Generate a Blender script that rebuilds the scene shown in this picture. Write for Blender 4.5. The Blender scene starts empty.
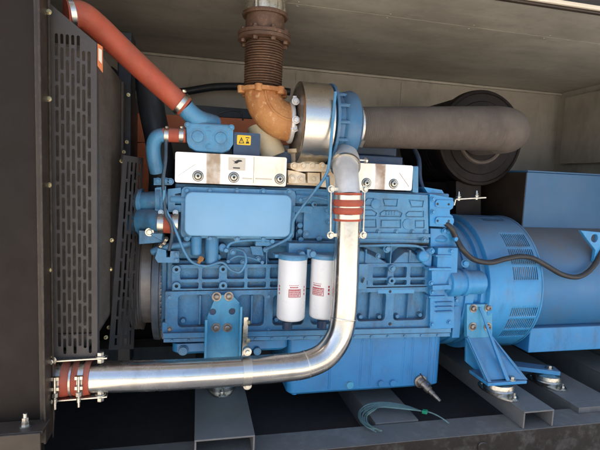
import bpy, bmesh, math, random
from mathutils import Vector, Matrix
random.seed(7)
R = math.radians
scene = bpy.context.scene
COL = scene.collection

# ------------------------------------------------------------------ camera
CZ = 1.45
FOC = 450.0                                   # focal length in photo pixels (600 wide)
YAW, PITCH, ROLL = R(13.0), R(-5.6), R(2.4)
fw = Vector((math.sin(YAW)*math.cos(PITCH), math.cos(YAW)*math.cos(PITCH), math.sin(PITCH)))
r0 = Vector((math.cos(YAW), -math.sin(YAW), 0)); u0 = r0.cross(fw)
rt = r0*math.cos(ROLL) + u0*math.sin(ROLL); up = u0*math.cos(ROLL) - r0*math.sin(ROLL)
cam = bpy.data.objects.new('camera', bpy.data.cameras.new('camera'))
COL.objects.link(cam); scene.camera = cam
cam.matrix_world = Matrix(((rt.x, up.x, -fw.x, 0), (rt.y, up.y, -fw.y, 0), (rt.z, up.z, -fw.z, CZ), (0, 0, 0, 1)))
cam.data.sensor_width = 36; cam.data.lens = FOC/600*36; cam.data.clip_start = 0.02; cam.data.clip_end = 2000

# ------------------------------------------------------------------ light
SUN_EL = R(60); SH = Vector((-0.95, 0.30)).normalized()
w = bpy.data.worlds.new('World'); scene.world = w; w.use_nodes = True
nt = w.node_tree; nt.nodes.clear()
sky = nt.nodes.new('ShaderNodeTexSky'); sky.sky_type = 'NISHITA'; sky.sun_disc = False
sky.sun_elevation = SUN_EL; sky.sun_rotation = math.atan2(SH.x, SH.y); sky.dust_density = 3.0
bg = nt.nodes.new('ShaderNodeBackground'); bg.inputs[1].default_value = 0.15
ow = nt.nodes.new('ShaderNodeOutputWorld')
nt.links.new(sky.outputs[0], bg.inputs[0]); nt.links.new(bg.outputs[0], ow.inputs[0])
sd = Vector((SH.x*math.cos(SUN_EL), SH.y*math.cos(SUN_EL), math.sin(SUN_EL)))
sl = bpy.data.lights.new('sun', 'SUN'); sl.energy = 5.0; sl.angle = R(0.53); sl.color = (1.0, 0.93, 0.83)
so = bpy.data.objects.new('sun', sl); COL.objects.link(so); so.location = (0, 0, 20)
so.rotation_euler = sd.to_track_quat('Z', 'Y').to_euler()
scene.view_settings.view_transform = 'Standard'; scene.view_settings.look = 'None'
scene.view_settings.exposure = 1.42; scene.view_settings.gamma = 1.0
scene.cycles.max_bounces = 10; scene.cycles.diffuse_bounces = 6; scene.cycles.glossy_bounces = 5

# ------------------------------------------------------------------ layout helpers
def P(px, py, Y):
    """point of the plane y=Y that the photograph shows at (px,py)"""
    d = fw*FOC + rt*(px-300) + up*(225-py)
    t = Y/d.y
    return Vector((0, 0, CZ)) + d*t
def XZ(px, py, Y):
    p = P(px, py, Y); return (p.x, p.z)
def PZ(px, py, Z):
    d = fw*FOC + rt*(px-300) + up*(225-py)
    return Vector((0, 0, CZ)) + d*((Z-CZ)/d.z)
def rr(x0, y0, x1, y1, Y, r=0.008, n=4):
    """rounded rectangle given by photo extents, straight in the world"""
    xc, yc = (x0+x1)/2, (y0+y1)/2
    X0, X1 = P(x0, yc, Y).x, P(x1, yc, Y).x
    Z1, Z0 = P(xc, y0, Y).z, P(xc, y1, Y).z
    return rrw(X0, Z0, X1, Z1, r, n)
def rrw(X0, Z0, X1, Z1, r=0.008, n=4):
    r = min(r, (X1-X0)/2.05, (Z1-Z0)/2.05)
    if r < 1e-4: return [(X0, Z0), (X1, Z0), (X1, Z1), (X0, Z1)]
    out = []
    for cx, cz, a in ((X1-r, Z0+r, -90), (X1-r, Z1-r, 0), (X0+r, Z1-r, 90), (X0+r, Z0+r, 180)):
        for k in range(n+1):
            t = R(a+90*k/n); out.append((cx+r*math.cos(t), cz+r*math.sin(t)))
    return out
def circ(c, r, n=20): return [(c[0]+r*math.cos(2*math.pi*k/n), c[1]+r*math.sin(2*math.pi*k/n)) for k in range(n)]
def poly(pts, Y): return [XZ(x, y, Y) for x, y in pts]
def spline(pts, n=10):
    """Catmull-Rom through the points"""
    q = [pts[0]*2-pts[1]] + list(pts) + [pts[-1]*2-pts[-2]]
    out = []
    for i in range(1, len(q)-2):
        a, b, c, d = q[i-1:i+3]
        for k in range(n):
            t = k/n
            out.append(0.5*((2*b)+(c-a)*t+(2*a-5*b+4*c-d)*t*t+(3*b-a-3*c+d)*t**3))
    out.append(q[-2].copy()); return out

class MB:
    def __init__(s): s.bm = bmesh.new()
    def _face(s, vs):
        try: return s.bm.faces.new(vs)
        except ValueError: return None
    def box(s, x0, x1, y0, y1, z0, z1):
        v = [s.bm.verts.new(p) for p in ((x0,y0,z0),(x1,y0,z0),(x1,y1,z0),(x0,y1,z0),(x0,y0,z1),(x1,y0,z1),(x1,y1,z1),(x0,y1,z1))]
        for f in ((3,2,1,0),(4,5,6,7),(0,1,5,4),(1,2,6,5),(2,3,7,6),(3,0,4,7)): s._face([v[i] for i in f])
        return s
    def hull8(s, a, b):
        """box between two quads a (4 pts) and b (4 pts)"""
        v = [s.bm.verts.new(p) for p in list(a)+list(b)]
        for f in ((3,2,1,0),(4,5,6,7),(0,1,5,4),(1,2,6,5),(2,3,7,6),(3,0,4,7)): s._face([v[i] for i in f])
        return s
    def bar(s, p0, p1, w, h, upv=Vector((0,0,1))):
        d = (p1-p0).normalized(); sx = d.cross(upv)
        if sx.length < 1e-4: sx = d.cross(Vector((0,1,0)))
        sx.normalize(); uz = sx.cross(d)
        q = lambda p: [p+sx*(a*w/2)+uz*(b*h/2) for a, b in ((-1,-1),(1,-1),(1,1),(-1,1))]
        return s.hull8(q(p0), q(p1))
    def rings(s, rs, caps=(True, True), closed=False):
        vr = [[s.bm.verts.new(p) for p in ring] for ring in rs]; n = len(vr[0])
        for a, b in zip(vr, vr[1:]):
            for i in range(n): s._face([a[i], a[(i+1)%n], b[(i+1)%n], b[i]])
        if caps[0]: s._face(vr[0][::-1])
        if caps[1]: s._face(vr[-1])
        return s
    def lathe(s, o, d, prof, seg=28, caps=(True, True), ref=None):
        d = Vector(d).normalized(); a = d.orthogonal().normalized() if ref is None else Vector(ref); b = d.cross(a)
        o = Vector(o)
        return s.rings([[o+d*t+(a*math.cos(2*math.pi*k/seg)+b*math.sin(2*math.pi*k/seg))*max(r, 1e-4) for k in range(seg)] for t, r in prof], caps)
    def cyl(s, p0, p1, ra, rb=None, seg=24):
        p0, p1 = Vector(p0), Vector(p1)
        return s.lathe(p0, p1-p0, [(0, ra), ((p1-p0).length, ra if rb is None else rb)], seg)
    def tube(s, path, r, seg=18, caps=(True, True), sx=1.0):
        n = len(path); T = []
        for i in range(n):
            T.append((path[min(i+1, n-1)]-path[max(i-1, 0)]).normalized())
        a = T[0].orthogonal().normalized(); rs = []
        for i in range(n):
            a = (a-T[i]*a.dot(T[i])).normalized(); b = T[i].cross(a)
            q = r(i/(n-1)) if callable(r) else r
            rs.append([path[i]+(a*math.cos(2*math.pi*k/seg)+b*math.sin(2*math.pi*k/seg))*q for k in range(seg)])
        return s.rings(rs, caps)
    def plate(s, outer, holes, Y, t):
        """flat plate in XZ with holes, front at Y, thickness t away from the viewer"""
        b2 = bmesh.new(); es = []
        for lp in [outer]+list(holes):
            vs = [b2.verts.new((x, Y, z)) for x, z in lp]
            es += [b2.edges.new((vs[i], vs[(i+1)%len(vs)])) for i in range(len(vs))]
        bmesh.ops.triangle_fill(b2, use_beauty=True, edges=es, normal=(0, -1, 0))
        fs = list(b2.faces)
        g = bmesh.ops.extrude_face_region(b2, geom=fs)
        nv = [e for e in g['geom'] if isinstance(e, bmesh.types.BMVert)]
        bmesh.ops.translate(b2, verts=nv, vec=(0, t, 0))
        bmesh.ops.recalc_face_normals(b2, faces=b2.faces)
        me = bpy.data.meshes.new('tmp'); b2.to_mesh(me); b2.free()
        s.bm.from_mesh(me); bpy.data.meshes.remove(me); return s
    def hexbolt(s, p, d, r, h=None, washer=True, seg=6):
        p = Vector(p); d = Vector(d).normalized(); h = h or r*0.9
        if washer: s.lathe(p, d, [(0, r*1.45), (r*0.28, r*1.45)], 20)
        s.lathe(p+d*(r*0.28 if washer else 0), d, [(0, r), (h*0.85, r), (h, r*0.86)], seg)
        return s
    def xform(s, M): bmesh.ops.transform(s.bm, matrix=M, verts=s.bm.verts); return s
    def build(s, name, mat, parent=None, bevel=0, ang=35, seg=2):
        bmesh.ops.recalc_face_normals(s.bm, faces=s.bm.faces)
        if parent is not None:
            o = Vector(parent['_o']); bmesh.ops.translate(s.bm, verts=s.bm.verts, vec=-o)
        me = bpy.data.meshes.new(name); s.bm.to_mesh(me); s.bm.free()
        me.polygons.foreach_set('use_smooth', [True]*len(me.polygons))
        me.set_sharp_from_angle(angle=R(ang))
        me.materials.append(mat)
        ob = bpy.data.objects.new(name, me); COL.objects.link(ob)
        if parent is not None:
            ob.parent = parent; ob['_o'] = parent['_o']
        else: ob['_o'] = (0.0, 0.0, 0.0)
        if bevel:
            m = ob.modifiers.new('bevel', 'BEVEL'); m.width = bevel; m.segments = seg; m.limit_method = 'ANGLE'; m.angle_limit = R(40); m.harden_normals = True
        return ob
def thing(name, label, cat, loc, group=None):
    o = bpy.data.objects.new(name, None); COL.objects.link(o); o.location = loc; o['_o'] = tuple(loc)
    o['label'] = label; o['category'] = cat
    if group: o['group'] = group
    o.empty_display_size = 0.05
    return o
def tag(o, label, cat, group=None):
    o['label'] = label; o['category'] = cat
    if group: o['group'] = group
    return o

# ------------------------------------------------------------------ materials
def mat(name, c1, c2=None, rough=0.5, metal=0.0, nscale=6, bump=0.0, bscale=120, dust=0.0, dustc=(0.30, 0.26, 0.21), rvar=0.1,
        speck=0.0, speckc=(0.3, 0.27, 0.22), stretch=(1, 1, 1), aniso=None, stain_reflection=None, spec=None, grime=0.0, grimec=(0.03, 0.045, 0.06), wear=0.0, wearc=(0.30, 0.36, 0.42), lump=0.0):
    m = bpy.data.materials.new(name); m.use_nodes = True; N = m.node_tree.nodes; L = m.node_tree.links
    b = N['Principled BSDF']; b.inputs['Metallic'].default_value = metal
    tc = N.new('ShaderNodeTexCoord'); mp = N.new('ShaderNodeMapping'); mp.inputs['Scale'].default_value = stretch
    L.new(tc.outputs['Object'], mp.inputs['Vector'])
    def noise(sc, det=4, ro=0.55):
        n = N.new('ShaderNodeTexNoise'); n.inputs['Scale'].default_value = sc; n.inputs['Detail'].default_value = det
        n.inputs['Roughness'].default_value = ro; L.new(mp.outputs[0], n.inputs['Vector']); return n
    def ramp(src, a, bb):
        q = N.new('ShaderNodeMapRange'); q.inputs[1].default_value = a; q.inputs[2].default_value = bb; q.clamp = True
        L.new(src, q.inputs[0]); return q.outputs[0]
    def mix(fac, A, B, k=None):
        q = N.new('ShaderNodeMix'); q.data_type = 'RGBA'
        if isinstance(fac, float): q.inputs[0].default_value = fac
        else: L.new(fac, q.inputs[0])
        for i, v in ((6, A), (7, B)):
            if isinstance(v, tuple): q.inputs[i].default_value = (*v, 1)
            else: L.new(v, q.inputs[i])
        return q.outputs[2]
    def mul(a, k):
        q = N.new('ShaderNodeMath'); q.operation = 'MULTIPLY'; L.new(a, q.inputs[0])
        if isinstance(k, (int, float)): q.inputs[1].default_value = k
        else: L.new(k, q.inputs[1])
        return q.outputs[0]
    n1 = noise(nscale, 6, 0.6)
    c = mix(ramp(n1.outputs[0], 0.36, 0.64), c1, c2 or tuple(x*0.8 for x in c1))
    if speck:
        n2 = noise(nscale*7, 5, 0.7)
        c = mix(mul(ramp(n2.outputs[0], 0.56, 0.72), speck), c, speckc)
    if stain_reflection:
        for (sx0, sx1, scol, amt) in stain_reflection:
            sp = N.new('ShaderNodeSeparateXYZ'); L.new(tc.outputs['Object'], sp.inputs[0])
            nn = noise(9, 3); off = N.new('ShaderNodeMath'); off.operation = 'MULTIPLY_ADD'; off.inputs[1].default_value = 0.012; L.new(nn.outputs[0], off.inputs[0]); L.new(sp.outputs[0], off.inputs[2])
            up_ = ramp(off.outputs[0], sx0-0.002, sx0+0.006); dn = ramp(off.outputs[0], sx1+0.004, sx1-0.004)
            n3 = noise(14, 5); c = mix(mul(mul(mul(up_, dn), ramp(n3.outputs[0], 0.15, 0.6)), amt), c, scol)
    if grime:
        gm = N.new('ShaderNodeMapping'); gm.inputs['Scale'].default_value = (1, 1, 0.32); L.new(tc.outputs['Object'], gm.inputs['Vector'])
        gn = N.new('ShaderNodeTexNoise'); gn.inputs['Scale'].default_value = 17; gn.inputs['Detail'].default_value = 7; gn.inputs['Roughness'].default_value = 0.68; L.new(gm.outputs[0], gn.inputs['Vector'])
        c = mix(mul(ramp(gn.outputs[0], 0.52, 0.74), grime), c, grimec)
    if wear:
        bv = N.new('ShaderNodeBevel'); bv.samples = 3; bv.inputs['Radius'].default_value = 0.005
        gg = N.new('ShaderNodeNewGeometry'); dp = N.new('ShaderNodeVectorMath'); dp.operation = 'DOT_PRODUCT'; L.new(bv.outputs[0], dp.inputs[0]); L.new(gg.outputs['Normal'], dp.inputs[1])
        wn = noise(45, 6, 0.7)
        c = mix(mul(mul(ramp(dp.outputs['Value'], 0.985, 0.90), ramp(wn.outputs[0], 0.46, 0.66)), wear), c, wearc)
    if dust:
        ge = N.new('ShaderNodeNewGeometry'); sp = N.new('ShaderNodeSeparateXYZ'); L.new(ge.outputs['Normal'], sp.inputs[0])
        upf = ramp(sp.outputs[2], 0.1, 0.9); nd = noise(nscale*2.3, 6, 0.65)
        tot = N.new('ShaderNodeMath'); tot.operation = 'ADD'; tot.use_clamp = True
        L.new(mul(upf, dust), tot.inputs[0]); L.new(mul(ramp(nd.outputs[0], 0.48, 0.75), dust*0.45), tot.inputs[1])
        c = mix(tot.outputs[0], c, dustc)
        if metal: L.new(ramp(tot.outputs[0], 1.0, 0.0), b.inputs['Metallic']) if dust > 0.3 else None
    L.new(c, b.inputs['Base Color'])
    nr = noise(nscale*3, 5, 0.65)
    q = N.new('ShaderNodeMapRange'); q.inputs[3].default_value = max(0.03, rough-rvar); q.inputs[4].default_value = min(1, rough+rvar)
    q.inputs[1].default_value = 0.3; q.inputs[2].default_value = 0.7; L.new(nr.outputs[0], q.inputs[0]); L.new(q.outputs[0], b.inputs['Roughness'])
    if spec is not None: b.inputs['Specular IOR Level'].default_value = spec
    if lump:
        nl = noise(bscale*0.2, 4, 0.6); bl = N.new('ShaderNodeBump'); bl.inputs['Strength'].default_value = lump; bl.inputs['Distance'].default_value = 0.006
        L.new(nl.outputs[0], bl.inputs['Height'])
    if bump:
        nb = noise(bscale, 3, 0.6); bp = N.new('ShaderNodeBump'); bp.inputs['Strength'].default_value = bump; bp.inputs['Distance'].default_value = 0.003
        L.new(nb.outputs[0], bp.inputs['Height']); L.new(bp.outputs[0], b.inputs['Normal'])
        if lump: L.new(bl.outputs[0], bp.inputs['Normal'])
    return m
DC = (0.15, 0.14, 0.135)
M = {}
M['blue'] = mat('engine_blue_paint', (0.078, 0.283, 0.49), (0.064, 0.236, 0.42), 0.40, nscale=9, bump=0.35, bscale=150, dust=0.6, dustc=DC, speck=0.35, speckc=(0.19, 0.33, 0.46), grime=0.55, wear=0.6, lump=0.25)
M['blue_cast'] = mat('engine_blue_casting', (0.074, 0.268, 0.465), (0.050, 0.205, 0.39), 0.46, nscale=12, bump=0.7, bscale=120, dust=0.7, dustc=DC, speck=0.4, speckc=(0.16, 0.29, 0.42), grime=0.65, wear=0.7, lump=0.5)
M['turbo_blue'] = mat('compressor_blue_paint', (0.052, 0.165, 0.30), (0.04, 0.13, 0.25), 0.36, nscale=12, bump=0.4, bscale=120, dust=0.3, dustc=DC, wear=0.8, wearc=(0.35, 0.40, 0.44))
M['wire_grey'] = mat('blue_grey_sheath', (0.055, 0.095, 0.135), (0.04, 0.07, 0.10), 0.45, nscale=20, dust=0.3, dustc=DC)
M['damper'] = mat('greyed_blue_steel', (0.17, 0.205, 0.25), (0.12, 0.15, 0.19), 0.42, 0.3, nscale=14, dust=0.2, grime=0.5)
M['blue_light'] = mat('cover_blue_paint', (0.20, 0.43, 0.66), (0.185, 0.41, 0.64), 0.38, nscale=4, bump=0.06, bscale=200, dust=0.2, dustc=DC)
M['blue_alt'] = mat('alternator_blue_paint', (0.042, 0.305, 0.61), (0.036, 0.26, 0.54), 0.4, nscale=6, bump=0.2, bscale=150, dust=0.6, dustc=(0.16, 0.17, 0.19), grime=0.4, wear=0.5, lump=0.15, speck=0.2, speckc=(0.10, 0.30, 0.55))
M['touch'] = mat('touch_up_blue', (0.06, 0.33, 0.58), (0.075, 0.29, 0.53), 0.4, nscale=30)
M['door'] = mat('grey_blue_door', (0.22, 0.235, 0.25), (0.19, 0.205, 0.22), 0.5, nscale=3)
M['bolt_dark'] = mat('weathered_bolt', (0.36, 0.32, 0.28), (0.22, 0.19, 0.17), 0.42, 0.85, nscale=60)
M['blue_dark'] = mat('dark_and_shaded_blue', (0.026, 0.062, 0.13), (0.018, 0.042, 0.09), 0.42, nscale=8, bump=0.3, dust=0.3, dustc=DC, wear=0.4, wearc=(0.10, 0.16, 0.24))
M['teal'] = mat('bracket_teal_paint', (0.07, 0.36, 0.56), (0.055, 0.30, 0.50), 0.4, nscale=16, bump=0.2, bscale=180, dust=0.3, dustc=DC, speck=0.4, speckc=(0.16, 0.42, 0.58), grime=0.35, wear=0.7)
M['pan'] = mat('oil_pan_blue_paint', (0.032, 0.25, 0.54), (0.026, 0.205, 0.47), 0.36, nscale=5, bump=0.15, bscale=90, dust=0.35, dustc=DC, speck=0.2, speckc=(0.09, 0.28, 0.5), grime=0.35, lump=0.12)
M['chrome'] = mat('polished_steel_pipe', (0.69, 0.665, 0.625), (0.60, 0.57, 0.53), 0.23, 1.0, nscale=5, bump=0.012, bscale=40, dust=0.25, dustc=(0.24, 0.2, 0.15), rvar=0.1, speck=0.35, speckc=(0.36, 0.31, 0.25), grime=0.35, grimec=(0.25, 0.21, 0.16))
M['steel'] = mat('brushed_stainless', (0.70, 0.66, 0.59), (0.61, 0.57, 0.50), 0.30, 1.0, nscale=4, bump=0.0, rvar=0.06, stretch=(1, 4, 4))
M['alu'] = mat('cast_aluminium', (0.74, 0.73, 0.71), (0.60, 0.595, 0.58), 0.46, 0.45, nscale=20, bump=0.35, bscale=140, dust=0.2, dustc=(0.4, 0.38, 0.35))
M['zinc'] = mat('zinc_plated', (0.66, 0.64, 0.58), (0.5, 0.48, 0.42), 0.32, 1.0, nscale=40, dust=0.1)
M['zinc_y'] = mat('yellow_zinc', (0.62, 0.55, 0.34), (0.5, 0.44, 0.26), 0.35, 0.9, nscale=40)
M['rust'] = mat('bright_rust_casting', (0.52, 0.25, 0.085), (0.33, 0.125, 0.038), 0.72, 0, nscale=7, bump=0.9, bscale=100, speck=0.75, speckc=(0.70, 0.48, 0.25), grime=0.75, grimec=(0.16, 0.06, 0.022), lump=0.4)
M['rust_dark'] = mat('dark_rusty_steel', (0.135, 0.075, 0.046), (0.075, 0.042, 0.028), 0.55, 0.3, nscale=10, bump=0.5, bscale=110, speck=0.7, speckc=(0.33, 0.18, 0.10), grime=0.6, grimec=(0.045, 0.027, 0.02))
M['manifold'] = mat('overlit_cream_casting', (0.80, 0.71, 0.56), (0.66, 0.50, 0.30), 0.55, 0.3, nscale=12, bump=0.5, bscale=110)  # cream casting, lightened so the colour itself holds the overexposed light
M['red'] = mat('red_silicone', (0.46, 0.085, 0.04), (0.36, 0.065, 0.033), 0.6, nscale=10, bump=0.2, bscale=200, dust=0.35, dustc=(0.30, 0.2, 0.15), grime=0.3, grimec=(0.16, 0.05, 0.035))
M['orange'] = mat('orange_paint', (0.74, 0.19, 0.06), (0.62, 0.15, 0.045), 0.55, nscale=7, dust=0.2, bump=0.1)
M['hosebrown'] = mat('brown_woven_hose', (0.115, 0.092, 0.074), (0.080, 0.064, 0.053), 0.72, nscale=7, bump=0.4, bscale=400, dust=0.25, dustc=(0.17, 0.15, 0.13), speck=0.3, speckc=(0.17, 0.14, 0.115), grime=0.4, grimec=(0.04, 0.032, 0.028))
M['black'] = mat('black_rubber', (0.017, 0.022, 0.030), (0.011, 0.014, 0.020), 0.5, nscale=12, dust=0.25, dustc=(0.08, 0.08, 0.08), bump=0.1)
M['cable'] = mat('black_cable_sheath', (0.03, 0.028, 0.027), (0.022, 0.02, 0.02), 0.42, nscale=14, dust=0.2, dustc=(0.12, 0.11, 0.1))
M['filterblack'] = mat('air_filter_black', (0.014, 0.0095, 0.0085), (0.009, 0.0065, 0.006), 0.6, nscale=10, dust=0.08, dustc=(0.05, 0.04, 0.034), bump=0.1, spec=0.2)
M['panel'] = mat('dark_brown_panel', (0.0125, 0.0078, 0.0055), (0.009, 0.0058, 0.004), 0.6, nscale=2.5, dust=0.1, dustc=(0.05, 0.036, 0.026), speck=0.15, speckc=(0.035, 0.024, 0.017), bump=0.08, spec=0.25)
M['panel_edge'] = mat('brown_painted_edge', (0.040, 0.030, 0.023), (0.030, 0.022, 0.017), 0.42, nscale=8, dust=0.2, dustc=(0.13, 0.105, 0.085), bump=0.1, spec=0.35, wear=0.6, wearc=(0.16, 0.13, 0.10))
M['guard'] = mat('grey_guard_paint', (0.060, 0.054, 0.052), (0.05, 0.045, 0.043), 0.5, nscale=7, dust=0.3, dustc=(0.15, 0.125, 0.10), speck=0.3, speckc=(0.11, 0.09, 0.075), bump=0.06, spec=0.35)
M['core'] = mat('dusty_radiator_side', (0.095, 0.078, 0.062), (0.07, 0.057, 0.045), 0.7, nscale=9, bump=0.5, bscale=130, stretch=(1, 1, 2.5), speck=0.3, speckc=(0.13, 0.11, 0.085))
M['channel'] = mat('grey_channel_paint', (0.165, 0.16, 0.155), (0.135, 0.13, 0.127), 0.5, nscale=6, dust=0.4, dustc=(0.24, 0.225, 0.20), speck=0.4, speckc=(0.22, 0.20, 0.17), bump=0.15, grime=0.4, grimec=(0.05, 0.045, 0.04), wear=0.7, wearc=(0.25, 0.15, 0.09))
M['rail'] = mat('rail_paint', (0.026, 0.019, 0.015), (0.018, 0.0135, 0.011), 0.55, nscale=8, dust=0.8, dustc=(0.20, 0.19, 0.175), speck=0.2, speckc=(0.07, 0.055, 0.042), bump=0.25, wear=0.8, wearc=(0.22, 0.13, 0.08), spec=0.3)
M['floor'] = mat('black_tray', (0.060, 0.052, 0.050), (0.042, 0.036, 0.034), 0.65, nscale=3, dust=0.3, dustc=(0.09, 0.08, 0.07), bump=0.1, speck=0.5, speckc=(0.10, 0.085, 0.075), grime=0.5, grimec=(0.015, 0.013, 0.012))
M['white'] = mat('white_filter_enamel', (0.80, 0.80, 0.79), (0.77, 0.77, 0.76), 0.3, nscale=6, rvar=0.04)
M['redprint'] = mat('red_print', (0.45, 0.04, 0.05), None, 0.5)
M['yellow'] = mat('yellow_sticker', (0.80, 0.52, 0.02), (0.76, 0.49, 0.02), 0.45, nscale=8)
M['ink'] = mat('black_ink', (0.015, 0.015, 0.015), None, 0.5)
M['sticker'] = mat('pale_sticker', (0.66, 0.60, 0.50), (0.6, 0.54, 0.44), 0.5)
M['orangesticker'] = mat('orange_sticker', (0.62, 0.17, 0.04), None, 0.5)
M['cream'] = mat('cream_wrap', (0.62, 0.52, 0.34), (0.55, 0.45, 0.28), 0.65, nscale=12, bump=0.3, bscale=70)
M['green'] = mat('green_tag', (0.02, 0.42, 0.20), None, 0.4)
M['grating'] = mat('stator_winding_grey', (0.62, 0.60, 0.56), (0.22, 0.21, 0.20), 0.5, nscale=30, stretch=(6, 1, 1))
M['winding'] = mat('dusty_blue_stator', (0.04, 0.185, 0.38), (0.038, 0.165, 0.345), 0.5, nscale=2.5, dust=0.9, dustc=(0.13, 0.12, 0.105), bump=0.1)
M['box_blue'] = mat('terminal_box_blue', (0.036, 0.125, 0.25), (0.031, 0.108, 0.22), 0.45, nscale=2.5, bump=0.08, dust=0.25, dustc=(0.16, 0.16, 0.17))
M['cast_iron'] = mat('bare_pulley_iron', (0.40, 0.37, 0.35), (0.27, 0.25, 0.235), 0.42, 0.3, nscale=14, dust=0.2)
M['ground'] = mat('sandy_yard', (0.58, 0.515, 0.425), (0.49, 0.43, 0.355), 0.9, nscale=0.7, bump=0.6, bscale=30, speck=0.3, speckc=(0.40, 0.35, 0.28))

def wall_mat(name, c1, c2, sc, st=0.35):
    m = mat(name, c1, c2, 0.5, 0.25, nscale=1.6, stretch=(1, 2.2, 1.6), grime=0.35, grimec=tuple(x*0.5 for x in c2), speck=0.25, speckc=tuple(x*1.3 for x in c1), rvar=0.12)
    N = m.node_tree.nodes; L = m.node_tree.links; b = N['Principled BSDF']
    tc = N.new('ShaderNodeTexCoord'); mp = N.new('ShaderNodeMapping'); mp.inputs['Rotation'].default_value = (0, 0, 0); L.new(tc.outputs['Object'], mp.inputs[0])
    v = N.new('ShaderNodeTexVoronoi'); v.inputs['Scale'].default_value = sc; v.inputs['Randomness'].default_value = 0.0; L.new(mp.outputs[0], v.inputs['Vector'])
    n = N.new('ShaderNodeTexNoise'); n.inputs['Scale'].default_value = 3.0; L.new(mp.outputs[0], n.inputs['Vector'])
    q = N.new('ShaderNodeMapRange'); q.inputs[1].default_value = 0.2; q.inputs[2].default_value = 0.45; L.new(v.outputs[0], q.inputs[0])
    a = N.new('ShaderNodeBump'); a.inputs['Strength'].default_value = st; a.inputs['Distance'].default_value = 0.002; L.new(q.outputs[0], a.inputs['Height'])
    a2 = N.new('ShaderNodeBump'); a2.inputs['Strength'].default_value = 0.35; a2.inputs['Distance'].default_value = 0.03; L.new(n.outputs[0], a2.inputs['Height']); L.new(a.outputs[0], a2.inputs['Normal'])
    L.new(a2.outputs[0], b.inputs['Normal']); return m
M['wall'] = wall_mat('perforated_lining', (0.34, 0.315, 0.275), (0.24, 0.22, 0.19), 110, 0.3)
M['roof'] = wall_mat('galvanised_roof_sheet', (0.41, 0.39, 0.34), (0.285, 0.268, 0.23), 160, 0.05)

# ------------------------------------------------------------------ setting
FRONT, BACK, XL, XR = 1.555, 2.90, -1.75, 2.605
RZ, FLZ = 2.172, 0.33
BT = 0.512                                   # top of the skid channels
g = MB(); g.box(-60, 60, -80, 80, -0.2, 0.0); gr = g.build('ground', M['ground']); gr['kind'] = 'structure'

enc = thing('generator_enclosure', 'dark brown steel generator enclosure with grey lined roof and walls, open at the front', 'enclosure', (0.5, 2.2, 0.0))
m = MB(); m.box(XL, XR+0.05, FRONT+0.045, BACK+0.05, RZ+0.03, RZ+0.06); m.build('roof_deck', M['panel_edge'], enc)
# ceiling sheets with lap seams
rf = MB(); seams = [FRONT+0.02, 1.93, 2.42, BACK]
ys = [FRONT+0.04, 1.89, BACK-0.002]
for a, b in zip(ys, ys[1:]): rf.box(XL+0.01, XR-0.01, a+0.0025, b-0.0025, RZ, RZ+0.0025)
roof = rf.build('ceiling_lining', M['roof'], enc)
m = MB(); m.box(XL, XR, FRONT, BACK, RZ+0.016, RZ+0.02); m.build('seam_backing', M['ink'], enc)
for yy in (1.868, 1.912, 2.40):
    for k in range(9):
        rv = MB(); rv.lathe((-0.6+k*0.40+yy*.1, yy, RZ), (0, 0, -1), [(0, 0.0045), (0.0015, 0.0035), (0.002, 0.001)], 10); rv.build('rivet', M['roof'], roof)
m = MB(); m.box(XL, XR+0.05, FRONT+0.018, FRONT+0.039, RZ-0.006, RZ+0.06); m.build('roof_lip', M['panel_edge'], enc, 0.004)
m = MB(); m.box(XL, XR+0.05, FRONT+0.002, FRONT+0.0175, RZ+0.002, RZ+0.02); m.build('sunlit_gap_strip', M['sticker'], enc, 0.004)  # pale strip paints in the sunlit gap between roof and raised door
m = MB(); m.hull8([Vector((XL, 1.50, RZ+.10)), Vector((XR+.05, 1.50, RZ+.10)), Vector((XR+.05, 0.45, RZ+.58)), Vector((XL, 0.45, RZ+.58))], [Vector((XL, 1.50, RZ+.14)), Vector((XR+.05, 1.50, RZ+.14)), Vector((XR+.05, 0.47, RZ+.62)), Vector((XL, 0.47, RZ+.62))]); m.build('raised_door', M['door'], enc, 0.004)
m = MB(); m.box(XL, XR+0.05, BACK, BACK+0.05, 0.05, RZ+0.03); bw = m.build('back_wall', M['wall'], enc)
m = MB(); m.bar(Vector((XL, BACK-0.008, RZ-0.010)), Vector((XR, BACK-0.008, RZ-0.010)), 0.014, 0.016); m.build('roof_angle', M['roof'], bw, 0.003)
for x in (-0.55, 0.62, 1.35, 2.08):
    jt = MB(); jt.box(x-0.02, x+0.02, BACK-0.003, BACK, 0.4, RZ-0.03); jt.build('joint_strip', M['wall'], bw, 0.001)
m = MB(); m.box(XL, XR, BACK-0.012, BACK-0.004, 0.34, CZ+0.10); m.build('shade_panel', M['filterblack'], bw)  # near-black sheet stands in for shade on the lower back wall
m = MB(); m.box(XR, XR+0.05, FRONT, BACK, 0.05, RZ+0.03); ew = m.build('end_wall', M['roof'], enc)
m = MB(); m.box(XR-0.05, XR-0.001, 2.25, 2.80, CZ+0.20, RZ-0.05); m.box(XR-0.055, XR-0.051, 2.42, 2.44, CZ+0.2, RZ-0.05); m.build('lining_panel', M['wall'], ew, 0.004)
m = MB(); m.box(XL-0.05, XL, FRONT, BACK, 0.05, RZ+0.03); m.build('left_end_wall', M['panel'], enc)
m = MB(); m.box(XL, XR, FRONT+0.02, BACK, FLZ-0.05, FLZ); m.build('floor_tray', M['floor'], enc)
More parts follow.
